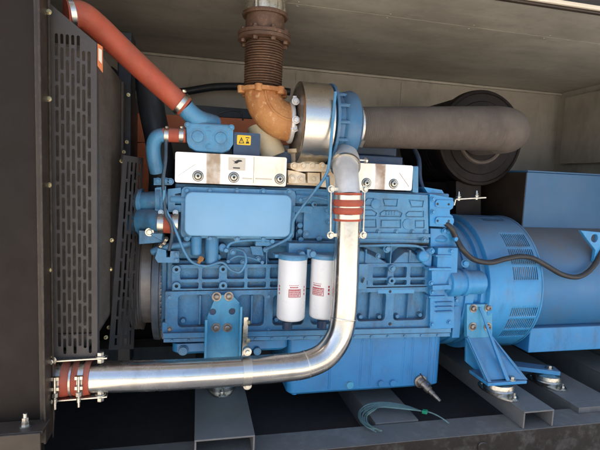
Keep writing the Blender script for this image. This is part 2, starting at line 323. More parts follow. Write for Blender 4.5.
# panel and corner post in front of the radiator
XP = P(38, 225, 1.40).x
m = MB(); m.box(XL, XP, 1.40, 1.43, 0.05, RZ+0.028); pn = m.build('front_panel', M['panel'], enc, 0.003)
xa, xb, xc = P(39, 225, 1.385).x, P(43.5, 225, 1.385).x, P(52.5, 225, 1.445).x
zb = P(46, 437, 1.42).z
m = MB(); m.box(XP+0.0005, xb-0.007, 1.388, 1.45, zb, RZ+0.027); m.box(xb-0.0065, xb, 1.380, 1.45, zb, RZ+0.027)
po = m.build('corner_post', M['panel_edge'], enc, 0.002)
m = MB(); m.plate([(xb+0.0005, P(48, 439, 1.44).z), (xb+0.0005, RZ+0.025), (xc, RZ+0.025), (xc, P(50, 415, 1.44).z)], [], 1.440, 0.010); m.build('post_flange', M['panel_edge'], po, 0.001)
for y in (12, 99, 185, 270, 357):
    b = MB(); b.hexbolt(P(48.8, y, 1.44), (0, -1, 0), 0.0055, 0.006); b.build('bolt', M['zinc_y'], po)
m = MB(); z = P(25, 427, 1.36).z; m.box(XL, P(46, 430, 1.36).x, 1.33, 1.3995, z-0.012, z); m.box(XL, P(45, 430, 1.36).x, 1.322, 1.3295, z-0.09, z-0.001); fl = m.build('bottom_flange', M['panel_edge'], enc, 0.003)
b = MB(); p = P(25.5, 431, 1.365); p.z = z; b.lathe(p, (0, 0, 1), [(0, 0.015), (0.004, 0.015)], 20); b.lathe(p+Vector((0, 0, .004)), (0, 0, 1), [(0, 0.0105), (0.012, 0.0105)], 6); b.lathe(p+Vector((0, 0, .016)), (0, 0, 1), [(0, 0.009), (0.010, 0.009)], 6); b.lathe(p+Vector((0, 0, .026)), (0, 0, 1), [(0, 0.006), (0.012, 0.006), (0.013, 0.005)], 14)
b.build('stud_bolt', M['zinc'], enc)

# ------------------------------------------------------------------ skid frame
sk = thing('skid_frame', 'grey steel channel skid frame carrying the engine and alternator', 'frame', (0.8, 1.9, 0.30))
RT = 0.435
m = MB(); m.box(-0.45, XR-0.01, FRONT+0.0095, 1.69, RT-0.008, RT); m.box(-0.45, XR-0.01, FRONT, FRONT+0.009, 0.06, RT+.0005)
rail = m.build('front_rail', M['rail'], sk, 0.003)
b = MB(); c = XZ(482, 447, FRONT); b.lathe((c[0], FRONT-0.006, c[1]), (0, 1, 0), [(0, 0.022), (0.0055, 0.022)], 24); b.build('plug', M['rail'], rail, 0.001)
def channel(x0, x1, y0, y1=BACK-0.05):
    t = 0.007; z0 = RT+0.001
    b = MB(); b.box(x0, x1, y0, y1, BT-t, BT); b.box(x0, x0+t, y0+0.0008, y1, z0, BT-t-0.0004); b.box(x1-t, x1, y0+0.0008, y1, z0, BT-t-0.0004)
    return b.build('channel_beam', M['channel'], sk, 0.002)
xs = [(194.5, 256, 439), (523, 557, 411)]
for a, c, y in xs: channel(PZ(a, y, BT).x, PZ(c, y, BT).x, 1.562)
def low_beam(x0, x1, y0, top):
    b = MB(); b.box(x0, x1, y0, BACK-0.05, top-.008, top); b.box(x0, x0+.008, y0+.0008, BACK-.05, FLZ+.002, top-.0085); b.box(x1-.008, x1, y0+.0008, BACK-.05, FLZ+.002, top-.0085)
    return b
low_beam(.755, .955, 1.692, .4405).build('channel_beam', M['channel'], sk, .002)
b = low_beam(1.735, 1.975, 1.692, .462); b.box(1.735, 1.975, 1.64, 1.6915, .4355, .462); b.build('channel_beam', M['channel'], sk, .002)
low_beam(2.20, 2.42, 1.70, .462).build('channel_beam', M['channel'], sk, .002)
m = MB(); m.box(XL+0.02, XR-0.02, BACK-0.2, BACK-0.05, 0.34, RT); m.build('rear_rail', M['channel'], sk, 0.003)

def isolator(loc, ang, label):
    t = thing('vibration_isolator', label, 'vibration mount', loc, 'round zinc vibration mounts on the skid channels')
    b = MB(); n = 28; ol = []
    for k in range(n):
        a = 2*math.pi*k/n; ca, sa = math.cos(a), math.sin(a)
        ol.append(Vector(loc)+Vector((ca*0.105 if abs(ca) < 2 else 0, sa*0.058, 0)))
    Mz = Matrix.Translation(Vector(loc)) @ Matrix.Rotation(ang, 4, 'Z') @ Matrix.Translation(-Vector(loc))
    b.rings([[p+Vector((0, 0, 0.0005)) for p in ol], [p+Vector((0, 0, 0.008)) for p in ol]]); b.xform(Mz); b.build('base_plate', M['zinc'], t, 0.001)
    b = MB(); b.lathe(Vector(loc)+Vector((0, 0, 0.0085)), (0, 0, 1), [(0, 0.066), (0.014, 0.068), (0.020, 0.063), (0.025, 0.067), (0.042, 0.064), (0.052, 0.045)], 36); b.build('dome', M['zinc'], t)
    for s in (-1, 1):
        p = Mz @ (Vector(loc)+Vector((s*0.086, 0, 0.008)))
        b = MB(); b.hexbolt(p, (0, 0, 1), 0.010, 0.012); b.cyl(p+Vector((0, 0, 0.012)), p+Vector((0, 0, 0.028)), 0.006, seg=14); b.build('bolt', M['zinc'], t)
    return t
# ------------------------------------------------------------------ radiator
rd = thing('radiator', 'grey perforated radiator guard with dusty radiator behind it', 'radiator', (-0.7, 1.9, 0.45))
YG = 1.475
xg0, xg1 = P(50.5, 200, YG).x, P(97, 200, YG).x
zt, zbm = P(52, 4, YG).z, P(74, 357.5, YG).z
zk = P(97, 43, YG).z
outer = [(xg0, zbm), (xg1, zbm), (xg1, zk), (xg0+0.006, zt), (xg0, zt)]
holes = []
pit = (P(89.6, 200, YG).x-P(58, 200, YG).x)/6; sw = pit*0.60
rp = P(74, 100, YG).z-P(74, 125, YG).z
for c in range(7):
    X = P(58, 200, YG).x+c*pit
    ztop = P(74, 35, YG).z if c < 5 else P(74, 50, YG).z
    zlo = zbm+0.012
    z = ztop; first = True
    while z > zlo+0.02:
        ln = rp*0.88
        if first and c % 2 == 1: ln = rp*0.40
        z0 = max(z-ln, zlo)
        if z-z0 > 0.014: holes.append(rrw(X-sw/2, z0, X+sw/2, z, sw*0.5, 4))
        z = z-ln-rp*0.12; first = False
m = MB(); m.plate(outer, holes, YG, 0.0025); gd = m.build('side_guard', M['guard'], rd)
m = MB(); m.box(xg1-0.002, xg1+0.0005, YG+0.003, YG+0.03, zbm, zk); m.box(xg0, xg1-0.003, YG+0.003, YG+0.03, zbm, zbm+0.003); m.build('folded_edge', M['guard'], gd)
zc = P(97, 336, YG).z
m = MB(); m.box(XL+0.3, xg1-0.004, YG+0.033, 2.62, zc, zk-0.01); m.build('radiator_core', M['core'], rd, 0.004)
m = MB(); m.hull8([Vector((xg1-.003, YG+.032, zc-.001)), Vector((xg1-.003, 2.0, zc-.001)), Vector((xg1-.03, 2.0, zbm+.02)), Vector((xg1-.03, YG+.032, zbm+.02))],
                  [Vector((XL+.3, YG+.032, zc-.001)), Vector((XL+.3, 2.0, zc-.001)), Vector((XL+.3, 2.0, zbm+.02)), Vector((XL+.3, YG+.032, zbm+.02))]); m.build('lower_tank', M['guard'], rd, 0.003)
# side face flange
m = MB(); m.box(xg1-0.0035, xg1+0.006, 1.93, 1.97, zc, zk-0.02); m.build('side_flange', M['guard'], rd, 0.002)
m = MB(); m.box(-0.33, -0.275, 2.03, 2.16, 0.60, CZ+0.58); m.build('fan_shroud', M['black'], rd, 0.006)
for (x, y, Y) in ((128.5, 95, 1.95), (127, 142, 1.95), (124, 152, 1.93), (121.5, 161, 1.75), (112, 240, 1.72), (110.5, 269, 1.72), (109, 327, 1.72), (106, 337, 1.70)):
    b = MB(); b.hexbolt(P(x, y, Y)+Vector((0.0, -0.004, 0)), (0.5, -0.8, 0), 0.0052, 0.007); b.build('bolt', M['zinc_y'], rd)
# fan guard: a slotted plate standing askew behind the radiator face
c00, c10, c01, c11 = P(109, 350, 1.70), P(133.5, 349, 1.86), P(123.5, 155, 1.70), P(143.5, 158, 1.86)
b2 = MB(); ho = []
for c in range(4):
    u = 0.24+c*0.195; z = 0.97; k = 0
    while z > 0.04:
        ln = 0.085 if not (k == 0 and c % 2) else 0.045
        ho.append(rrw(u-0.05, max(z-ln, 0.025), u+0.05, z, 0.0, 2)); z -= ln+0.016; k += 1
b2.plate([(0, 0), (1, 0), (1, 1), (0, 1)], ho, 0, 0.001)
nrm = (c10-c00).cross(c01-c00).normalized()
for v in b2.bm.verts:
    u, t, q = v.co.x, v.co.y, v.co.z
    v.co = (c00*(1-u)+c10*u)*(1-q)+(c01*(1-u)+c11*u)*q - nrm*(t*2.0)
b2.build('fan_guard', M['guard'], rd)
m = MB()
m.plate(poly([(97.6, 43.5), (102.8, 47), (102.9, 73), (97.6, 66)], 1.474), [], 1.472, 0.001); stk = m.build('orange_label', M['orangesticker'], rd)
m = MB(); m.plate(poly([(98.6, 48), (101.9, 50), (101.9, 64), (98.6, 60)], 1.471), [], 1.4705, 0.001); m.build('label_print', M['sticker'], stk)

# ------------------------------------------------------------------ engine
en = thing('diesel_engine', 'long blue diesel engine with ribbed block, deep oil pan and two white filters', 'engine', (0.5, 2.1, BT))
YB = 1.80
def px2m(px, Y, at=300): return abs(P(at+px, 225, Y).x-P(at, 225, Y).x)
XE0, XE1 = P(165, 300, YB).x, P(452, 300, YB).x
Z = lambda x, y, Y=YB: P(x, y, Y).z
# core masses
m = MB()
m.box(XE0+0.004, XE1-0.01, YB+0.034, 2.42, Z(300, 335), Z(300, 262))
m.box(XE0+0.02, XE1-0.02, YB+0.055, 2.38, Z(300, 261.5), Z(300, 205))
m.box(XE0+0.03, XE1-0.04, YB+0.02, 2.34, Z(300, 204.5), Z(300, 188))
core = m.build('crankcase', M['blue_cast'], en, 0.006)
# lower crankcase face: windows
outer = poly([(165, 291.5), (451, 286.5), (451, 329.5), (165, 336)], YB)
wins = [(178, 295, 211, 327), (238, 295, 264, 326), (273, 295, 304, 325), (311, 295, 347, 324), (357.5, 292.5, 385.5, 321), (394, 292, 426.5, 320)]
m = MB(); m.plate(outer, [rr(*q, YB, 0.018, 5) for q in wins]+[circ(XZ(390, 291.5, YB), 0.0065, 12), circ(XZ(390, 324, YB), 0.0065, 12)], YB, 0.0335)
m.build('crankcase_face', M['blue_cast'], en, 0.003)
for (x, y0, y1) in ((200, 296, 326), (252, 296, 325), (371, 293.5, 320), (409.5, 293, 319), (290, 297, 324)):
    a = XZ(x-1.4, y1, YB); b = XZ(x+1.4, y0, YB); m = MB(); m.box(a[0], b[0], YB+0.012, YB+0.034, a[1], b[1]); m.build('window_rib', M['blue_cast'], en, 0.003)
for (x, y) in ((362, 318), (381, 318), (399, 317.5), (422, 316), (277, 321), (300, 321), (183, 322)):
    c = XZ(x, y, YB); m = MB(); m.lathe((c[0], YB+0.014, c[1]), (0, 1, 0), [(0, 0.009), (0.02, 0.012)], 16); m.build('window_stud', M['blue_cast'], en, 0.002)

# rib grid above
outer = poly([(172, 265), (428, 263), (428, 286), (172, 290.5)], YB+0.002)
cells = []
colsx = [(180, 198.5), (202, 219), (227, 244.5), (247.5, 266), (270, 287), (290, 306), (310, 328), (331, 343), (346, 356), (359, 367.5), (373, 388), (394, 407), (410.5, 425.5)]
for a, b in colsx:
    f = (a-172)/256
    cells.append(rr(a, 268.2-f*1.5, b, 279.6-f*2.2, YB, 0.006, 3)); cells.append(rr(a, 282.6-f*3.0, b, 289-f*4.6, YB, 0.005, 3))
m = MB(); m.plate(outer, cells, YB+0.002, 0.031); m.build('rib_grid', M['blue_cast'], en, 0.003)
m = MB()
for x, y in ((176.5, 269), (176.5, 285.5), (223, 268.7), (223, 285), (391, 268), (391, 280.3)):
    c = XZ(x, y, YB); m = MB(); m.plate(circ(c, 0.0165, 24), [circ(c, 0.0062, 14)], YB-0.012, 0.016); m.build('mounting_boss', M['blue'], en, 0.002)
for x, y in ((176.5, 269), (176.5, 285.5), (223, 268.7), (223, 285), (391, 280.3), (390, 291.5), (390, 324)):
    c = XZ(x, y, YB); m = MB(); m.lathe((c[0], YB+0.001, c[1]), (0, 1, 0), [(0, 0.0066), (0.004, 0.0066)], 14); m.build('bolt_hole', M['black'], en)
b = MB(); c = XZ(391, 268, YB); b.hexbolt((c[0], YB-0.012, c[1]), (0, -1, 0), 0.010); b.build('bolt', M['blue'], en, 0.001)
m = MB(); m.plate(poly([(378, 290), (414, 289.4), (414, 293.2), (378, 293.5)], YB-0.0006), [circ(XZ(390, 291.5, YB), 0.0068, 12)], YB-0.0009, 0.0005); m.build('touch_up_paint', M['touch'], en)
# mounds (cam follower chambers) on the right
for pts in ([(340, 263.5), (340, 251), (350, 250.5), (362, 251), (380, 259), (388, 263.5)], [(392, 263), (398, 257), (404, 252), (411, 252), (420, 258), (428, 262.5)]):
    m = MB(); f = poly(pts, YB+0.012); bk = [(x, zz) for x, zz in f]
    n = len(f)
    ra = [Vector((x, YB+0.006, zz)) for x, zz in f]; rb = [Vector((x*0.97+0.03*f[0][0], YB+0.075, zz-0.006 if i in (0, n-1) else zz+0.03)) for i, (x, zz) in enumerate(f)]
    m.rings([ra, rb]); m.build('follower_cover', M['blue_cast'], en, 0.004)
m = MB()
for x, y0, y1 in ((366, 249, 263), (410, 250, 262.5), (391, 243, 264), (348, 238, 263)):
    a = XZ(x-1.3, y1, YB); b = XZ(x+1.3, y0, YB); m.box(a[0], b[0], YB-0.001, YB+0.06, a[1], b[1])
a = XZ(340, 249, YB); b = XZ(429, 246.5, YB)
m.box(a[0], b[0], YB+0.010, YB+0.06, a[1]+0.008, a[1]+0.016)
m.build('block_ribs', M['blue_cast'], en, 0.003)
# upper side plate on the right with cast-in shapes
YU = YB-0.002
outer = poly([(357, 191.5), (428, 195), (429, 243), (357, 243)], YU)
sh = []
for pts in ([(367.5, 197.5), (374, 198), (371.5, 206), (362, 205.5)], [(382.5, 198.5), (398, 199), (397, 206.5), (384, 206)], [(408.5, 199.5), (424, 200.5), (423, 207), (411, 207)],
            [(361, 209.5), (372, 209.5), (377, 213), (376, 216), (361, 216)], [(383, 210), (397, 210), (402.5, 213), (401, 217), (379, 216.5), (379, 213)], [(408, 211), (424, 211), (424, 217), (406, 217), (405, 214)],
            [(361, 219), (376, 219), (376.5, 227.5), (361, 227.5)], [(380, 219.5), (401, 219.5), (401, 228), (380, 228)], [(415, 220), (424.5, 220), (424.5, 228), (415, 228)]):
    sh.append(poly(pts, YU))
m = MB(); m.plate(outer, sh, YU, 0.006)
inner = []
for q in sh:
    cx = sum(p[0] for p in q)/len(q); cz = sum(p[1] for p in q)/len(q)
    inner.append([(cx+(x-cx)*0.84, cz+(zz-cz)*0.74) for x, zz in q])
for q in inner: m.plate(q, [], YU+0.0005, 0.005)
m.build('head_side_face', M['blue'], en, 0.0018)
m = MB(); m.plate(outer, [], YU+0.0062, 0.05)
for x, y, r in ((375.5, 204, 5), (407.5, 224, 5.5)): c = XZ(x, y, YU); m.lathe((c[0], YU-0.006, c[1]), (0, 1, 0), [(0, 0.012), (0.002, px2m(r, YU)), (0.02, px2m(r, YU)+.002)], 24)
# casting number stand-in strokes
for k, x in enumerate((385.5, 388.5, 391, 394)):
    a = XZ(x, 215, YU); b = XZ(x+1.6, 211.6, YU); m.box(a[0], b[0], YU-0.0022, YU+0.002, a[1], a[1]+0.002); m.box(a[0]+.0015, a[0]+0.0035, YU-0.0022, YU+0.002, a[1]+.0021, b[1]); m.box(a[0], b[0], YU-0.0022, YU+.002, b[1]+.0001, b[1]+0.002)
m.build('head_casting', M['blue'], en, 0.001)
m = MB(); a = XZ(357, 239, YB); b = XZ(429, 233, YB); m.box(a[0], b[0], YB-0.014, YB+0.01, Z(392, 236.5), Z(392, 233)); m.box(a[0], b[0], YB-0.006, YB+0.01, Z(392, 241.5), Z(392, 239))
for x in (362, 378, 396, 412, 425): c = XZ(x, 231.5, YB); m.hexbolt((c[0], YB-0.004, c[1]), (0, -1, 0), 0.007)
c = XZ(386, 248.5, YB); m.hexbolt((c[0], YB-0.008, c[1]), (0, -1, 0), 0.012)
m.box(c[0]-.008, c[0]+.008, YB-0.007, YB+0.05, c[1]-0.008, c[1]+0.008)
m.build('gallery_ledge', M['blue'], en, 0.003)
# right of pipe small bracket
m = MB(); m.plate(rr(358, 264, 367, 289, YB-0.012, 0.006), [], YB-0.014, 0.014); m.build('side_lug', M['blue'], en, 0.003)
b = MB(); c = XZ(361, 279, YB); b.cyl((c[0], YB-0.016, c[1]-.01), (c[0], YB-0.03, c[1]+.01), 0.005, seg=12); b.build('sensor', M['zinc'], en)
# pan flange + pan
m = MB(); m.plate(poly([(163, 333.5), (451, 327.5), (451, 332.5), (163, 338.5)], YB-0.018), [], YB-0.018, 0.55)
m.plate(poly([(163.5, 338.9), (450, 332.9), (450, 336.5), (163.5, 342.5)], YB-0.012), [], YB-0.012, 0.54)
for k in range(17):
    x = 172+k*16.6; y = 341-(x-163)*0.0208
    c = XZ(x, y-0.2, YB-0.012)
    if not 204 < x < 244: m.hexbolt((c[0], YB-0.012, c[1]), (0, -1, 0), 0.006, washer=False)
m.build('pan_flange', M['blue'], en, 0.002)
YP = 1.825
xs0, xs1 = P(288, 370, YP).x, P(441, 360, YP).x
zp = PZ(360, 393.5, 0.0) ; zp = P(370, 390.5, YP).z
zpt = Z(300, 342); xpl = P(172, 345, YP).x
m = MB()
def panbox(x0, x1, y0, y1, z0, z1, r=0.03):
    b = MB(); ring = rrw(x0, y0, x1, y1, r, 6)
    ring2 = rrw(x0+.012, y0+.012, x1-.012, y1-.012, r, 6)
    b.rings([[Vector((x, y, z1)) for x, y in ring], [Vector((x, y, z0+.012)) for x, y in ring], [Vector((x, y, z0)) for x, y in ring2]]); return b
b = panbox(xs0, xs1, YP, 2.40, zp, zpt); pan = b.build('oil_pan', M['pan'], en)
b = panbox(xpl, xs0-.0005, YP+0.004, 2.36, P(200, 354.5, YP).z, zpt+0.001); b.build('shallow_pan', M['pan'], en)
def archway(x0, x1, y0, y1):
    a = XZ(x0, y1, YP); b = XZ(x1, y0, YP); r = (b[0]-a[0])/2; cz = b[1]-r; mm = MB()
    o = [Vector((a[0], YP+.001, a[1])), Vector((a[0], YP+.001, (a[1]+cz)/2))]+[Vector((a[0]+r-r*math.cos(t), YP+.001, cz+r*math.sin(t))) for t in [math.pi*k/14 for k in range(15)]]+[Vector((b[0], YP+.001, (a[1]+cz)/2)), Vector((b[0], YP+.001, a[1]))]
    mm.tube([v+Vector((0, .0022, 0)) for v in o], .0058, 12); mm.build('stiffening_rib', M['pan'], pan, ang=60)
archway(359.5, 372, 336.5, 386); archway(401.5, 413.5, 335.5, 384)
for x in (427.5, 433, 329):
    a = P(x, 385, YP); m = MB(); m.cyl((a.x, YP+.002, zp+.02), (a.x, YP+.002, zpt-.005), .0055, seg=12); m.build('stiffening_rib', M['pan'], pan, ang=60)
for x, y, mt, r in ((349.5, 384.5, 'teal', 4), (380.5, 383, 'pan', 3.6), (392.5, 382.5, 'pan', 3.6), (183, 350.5, 'blue', 4.2)):
    c = XZ(x, y, YP); rr_ = px2m(r, YP)
    b = MB(); b.lathe((c[0], YP+.008, c[1]), (0, -1, 0), [(0, rr_*1.15), (0.010, rr_*1.15), (0.0105, rr_), (0.017, rr_), (0.019, rr_*0.9)], 24); b.build('drain_plug', M[mt], pan)
# drain boss at front corner of deep pan and drain cock
b = MB(); c = P(295, 395, YP); b.cyl((c.x, YP+.02, c.z-.004), (c.x, YP+.02, c.z+.09), 0.014, seg=20); b.build('drain_boss', M['pan'], pan, 0.003)
dv = MB(); p0 = P(420, 381, YP); ax = Vector((0.45, -0.75, -0.45)).normalized()
dv.lathe(p0-ax*.035, ax, [(0, .021), (.03, .021), (.031, .024), (.05, .024), (.051, .017), (.055, .017), (.070, .014), (.071, .018), (.093, .018), (.094, .012), (.115, .012), (.116, .009), (.14, .009), (.141, .0075), (.155, .0075)], 18)
dv.lathe((p0.x, YP+.002, p0.z), (0, -1, 0), [(0, .030), (.010, .030), (.012, .026)], 24); dvo = dv.build('drain_cock', M['bolt_dark'], en)
b = MB(); q = p0+ax*.05; b.tube(spline([q, q+Vector((0, -.01, .03)), q+Vector((-.03, -.015, .055)), q+Vector((-.055, -.018, .085))], 5), 0.0032, 8); b.build('lever', M['cable'], dvo)
# teal front mount bracket
YM = 1.775
m = MB()
out = poly([(205, 320), (216, 295), (231.5, 294.5), (240, 303), (241.5, 379), (205, 380)], YM)
hol = [circ(XZ(x, y, YM), 0.0125, 18) for x, y in ((212.7, 312), (232.2, 311.5))]
m.plate(out, hol, YM, 0.02)
for x0, x1 in ((203.5, 207.5), (237.5, 242)):
    a = XZ(x0, 379, YM-.03); b = XZ(x1, 318 if x0 < 210 else 305, YM-.03); m.box(a[0], b[0], YM-0.055, YM+0.0005, a[1], b[1])
zf = P(222, 386, YM-.05).z
fa, fb = XZ(206, 386, YM)[0], XZ(240, 386, YM)[0]; zb_ = XZ(222, 379.5, YM)[1]
m.box(fa, fb, 1.93, 2.06, BT+.072, BT+.088); m.hull8([Vector((fa, YM+.0205, zb_)), Vector((fb, YM+.0205, zb_)), Vector((fb, 1.9295, BT+.072)), Vector((fa, 1.9295, BT+.072))], [Vector((fa, YM+.0205, zb_+.06)), Vector((fb, YM+.0205, zb_+.06)), Vector((fb, 1.9295, BT+.088)), Vector((fa, 1.9295, BT+.088))]); m.cyl((P(221, 390, 1.965).x, 1.975, BT+.05), (P(221, 390, 1.965).x, 1.975, BT+.0715), .03)
br = m.build('mounting_bracket', M['teal'], en, 0.003)
for x, y in ((216.7, 296.5), (228.8, 296.2), (216, 327.5), (227.3, 327.5)):
    b = MB(); c = XZ(x, y, YM); b.lathe((c[0], YM, c[1]), (0, -1, 0), [(0, .0185), (.003, .0185), (.0031, .012), (.012, .0115), (.014, .009), (.0145, .006), (.010, .0055)], 24); b.build('bolt', M['bolt_dark'], br)
for x, y in ((212.7, 312), (232.2, 311.5)):
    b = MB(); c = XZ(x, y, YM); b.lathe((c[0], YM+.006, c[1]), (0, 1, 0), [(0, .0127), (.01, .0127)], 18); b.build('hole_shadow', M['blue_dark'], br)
isolator((P(221, 390, 1.965).x, 1.965, BT), R(90), 'round zinc vibration mount half hidden under the polished horizontal pipe')
# clip bracket right of the teal bracket
m = MB(); m.plate(rr(243.3, 317, 247.6, 352, 1.72, 0.003), [], 1.715, 0.008); m.box(XZ(243, 330, 1.72)[0], XZ(244.5, 330, 1.72)[0], 1.7235, YB, Z(244, 350), Z(244, 320)); cb = m.build('pipe_clip_bracket', M['zinc'], en, 0.002)
for y in (322.5, 340.5):
    b = MB(); c = XZ(247.8, y, 1.715); b.hexbolt((c[0], 1.716, c[1]), (1, -0.2, 0), 0.008); b.build('bolt', M['zinc_y'], cb)
m = MB(); c = XZ(257, 350.5, YP); m.lathe((c[0], YP-.015, c[1]), (0, 1, 0), [(0, .011), (.002, .016), (.03, .016)], 20); m.build('core_plug', M['blue'], en)

for i_, (x, y) in enumerate(((169.5, 297), (169.5, 329), (268.5, 296), (268.5, 329.5), (307.5, 295.5), (351.5, 293), (351.5, 325.5), (442, 291.5), (442, 325))):
    b = MB(); c = XZ(x, y, YB); b.hexbolt((c[0], YB+.0003, c[1]), (0, -1, 0), .0075); b.build('bolt', M['bolt_dark' if i_ % 4 == 1 else 'blue'], en, .0006)
m = MB(); m.plate(poly([(164.5, 338.3), (450, 332.3), (450, 332.95), (164.5, 338.95)], YB-.006), [], YB-.006, .3); m.build('pan_gasket', M['ink'], en)
m = MB(); m.plate(poly([(357, 243.2), (429, 243.2), (429, 244.4), (357, 244.6)], YB+.004), [], YB+.004, .05); m.build('head_gasket', M['ink'], en)
for pts, r in (([(272, 241, 1.79), (262, 240, 1.785), (244, 240.5, 1.785), (231, 243, 1.79), (226, 250, 1.80)], .006), ([(228, 261, 1.81), (238, 256, 1.80), (251, 258, 1.80), (262, 262, 1.81)], .005), ([(345, 246, 1.775), (372, 245.5, 1.77), (400, 245, 1.77), (420, 247, 1.78), (426, 255, 1.79)], .0055), ([(300, 200, 1.77), (312, 197, 1.765), (324, 199, 1.77), (336, 203, 1.78)], .005)):
    m = MB(); m.tube(spline([P(*q) for q in pts], 8), r, 12); m.build('fuel_line', M['blue'], en)
    for q in (pts[0], pts[-1]):
        b = MB(); b.hexbolt(P(q[0], q[1], q[2]), (0, -1, 0), r*1.7, r*2.6, False); b.build('union_nut', M['blue'], en, .0006)
for x, y, Y in ((233, 252, 1.80), (258, 259, 1.81), (243, 262, 1.81), (348, 256, 1.80), (378, 256, 1.79), (424, 240, 1.78), (336, 232, 1.79), (329, 222, 1.785), (306, 234, 1.785)):
    b = MB(); b.hexbolt(P(x, y, Y), (0, -1, 0), .008); b.build('bolt', M['blue'], en, .0006)
# --- oil cooler cover and its flange
YC = 1.755
m = MB(); m.plate(rr(181, 188.5, 295, 238.5, YC+.03, .02, 6), [], YC+.028, 0.05)
for x in (187, 210, 237, 263, 289): 
    for y in (190.5, 238): 
        c = XZ(x, y+(x-187)*0.012, YC+.028); m.hexbolt((c[0], YC+.028, c[1]), (0, -1, 0), 0.0085)
m.build('cooler_flange', M['blue'], en, 0.004)
m = MB(); q = rr(184.5, 193.2, 291.5, 236.8, YC, .028, 8); n = len(q)
cx = sum(p[0] for p in q)/n; cz = sum(p[1] for p in q)/n
ins = lambda d: [((x-cx)*(1-d/.26)+cx, (zz-cz)*(1-d/.09)+cz) for x, zz in q]
m.rings([[Vector((x, YC+.028, zz)) for x, zz in q], [Vector((x, YC+.006, zz)) for x, zz in q], [Vector((x, YC+.0015, zz)) for x, zz in ins(.002)], [Vector((x, YC, zz)) for x, zz in ins(.006)]])
m.build('oil_cooler_cover', M['blue_light'], en, ang=50)
# parts below the cooler
def vcyl(x, y0, y1, Y, r, name, mt, prof=None):
    p = P(x, y1, Y); q = P(x, y0, Y); h = q.z-p.z
    b = MB(); b.lathe((p.x, Y, p.z), (0, 0, 1), prof(h, r) if prof else [(0, r*.8), (.004, r), (h-.004, r), (h, r*.9)], 28); return b.build(name, M[mt], en)
vcyl(211.5, 236, 263.5, 1.80, .026, 'oil_pump_body', 'blue')
vcyl(196, 236, 255, 1.79, .021, 'sensor_housing', 'blue')
b = MB(); p = P(201.5, 257.5, 1.765); b.lathe(p, (-.4, -.5, -.7), [(0, .011), (.014, .011), (.0145, .007), (.026, .006)], 6); b.build('copper_sensor', M['rust'], en)
m = MB(); m.plate(poly([(158, 248), (166, 250), (166.5, 257), (170, 257), (170.5, 251), (179, 251), (179, 262.5), (158, 262.5), (155, 258)], 1.77), [], 1.765, 0.03)
for x, y in ((176.5, 254), (176.5, 260)): c = XZ(x, y, 1.765); m.hexbolt((c[0], 1.765, c[1]), (0, -1, 0), 0.0075)
m.build('hook_bracket', M['blue'], en, 0.003)
m = MB()
for x, y, r in ((222.5, 247.5, 4), (249, 237.5, 3), (266, 249.5, 3), (218, 257, 3)):
    c = XZ(x, y, 1.81); m.lathe((c[0], 1.80, c[1]), (0, 1, 0), [(0, px2m(r*.6, 1.8)), (.003, px2m(r, 1.8)), (.06, px2m(r, 1.8))], 18)
m.plate(poly([(228, 247), (262, 247), (272, 265), (226, 265)], 1.835), [], 1.832, 0.04)
m.plate(poly([(250, 246), (262, 246), (264, 256), (252, 255)], 1.82), [], 1.815, 0.02)
for x in (267,): a = XZ(x-1.2, 265, 1.80); b_ = XZ(x+1.2, 240, 1.80); m.box(a[0], b_[0], 1.80, 1.86, a[1], b_[1])
m.box(XZ(255, 246, YB)[0], XZ(345, 246, YB)[0], YB-.01, YB+.05, Z(290, 246), Z(290, 240))
m.build('pump_mount', M['blue_cast'], en, 0.003)
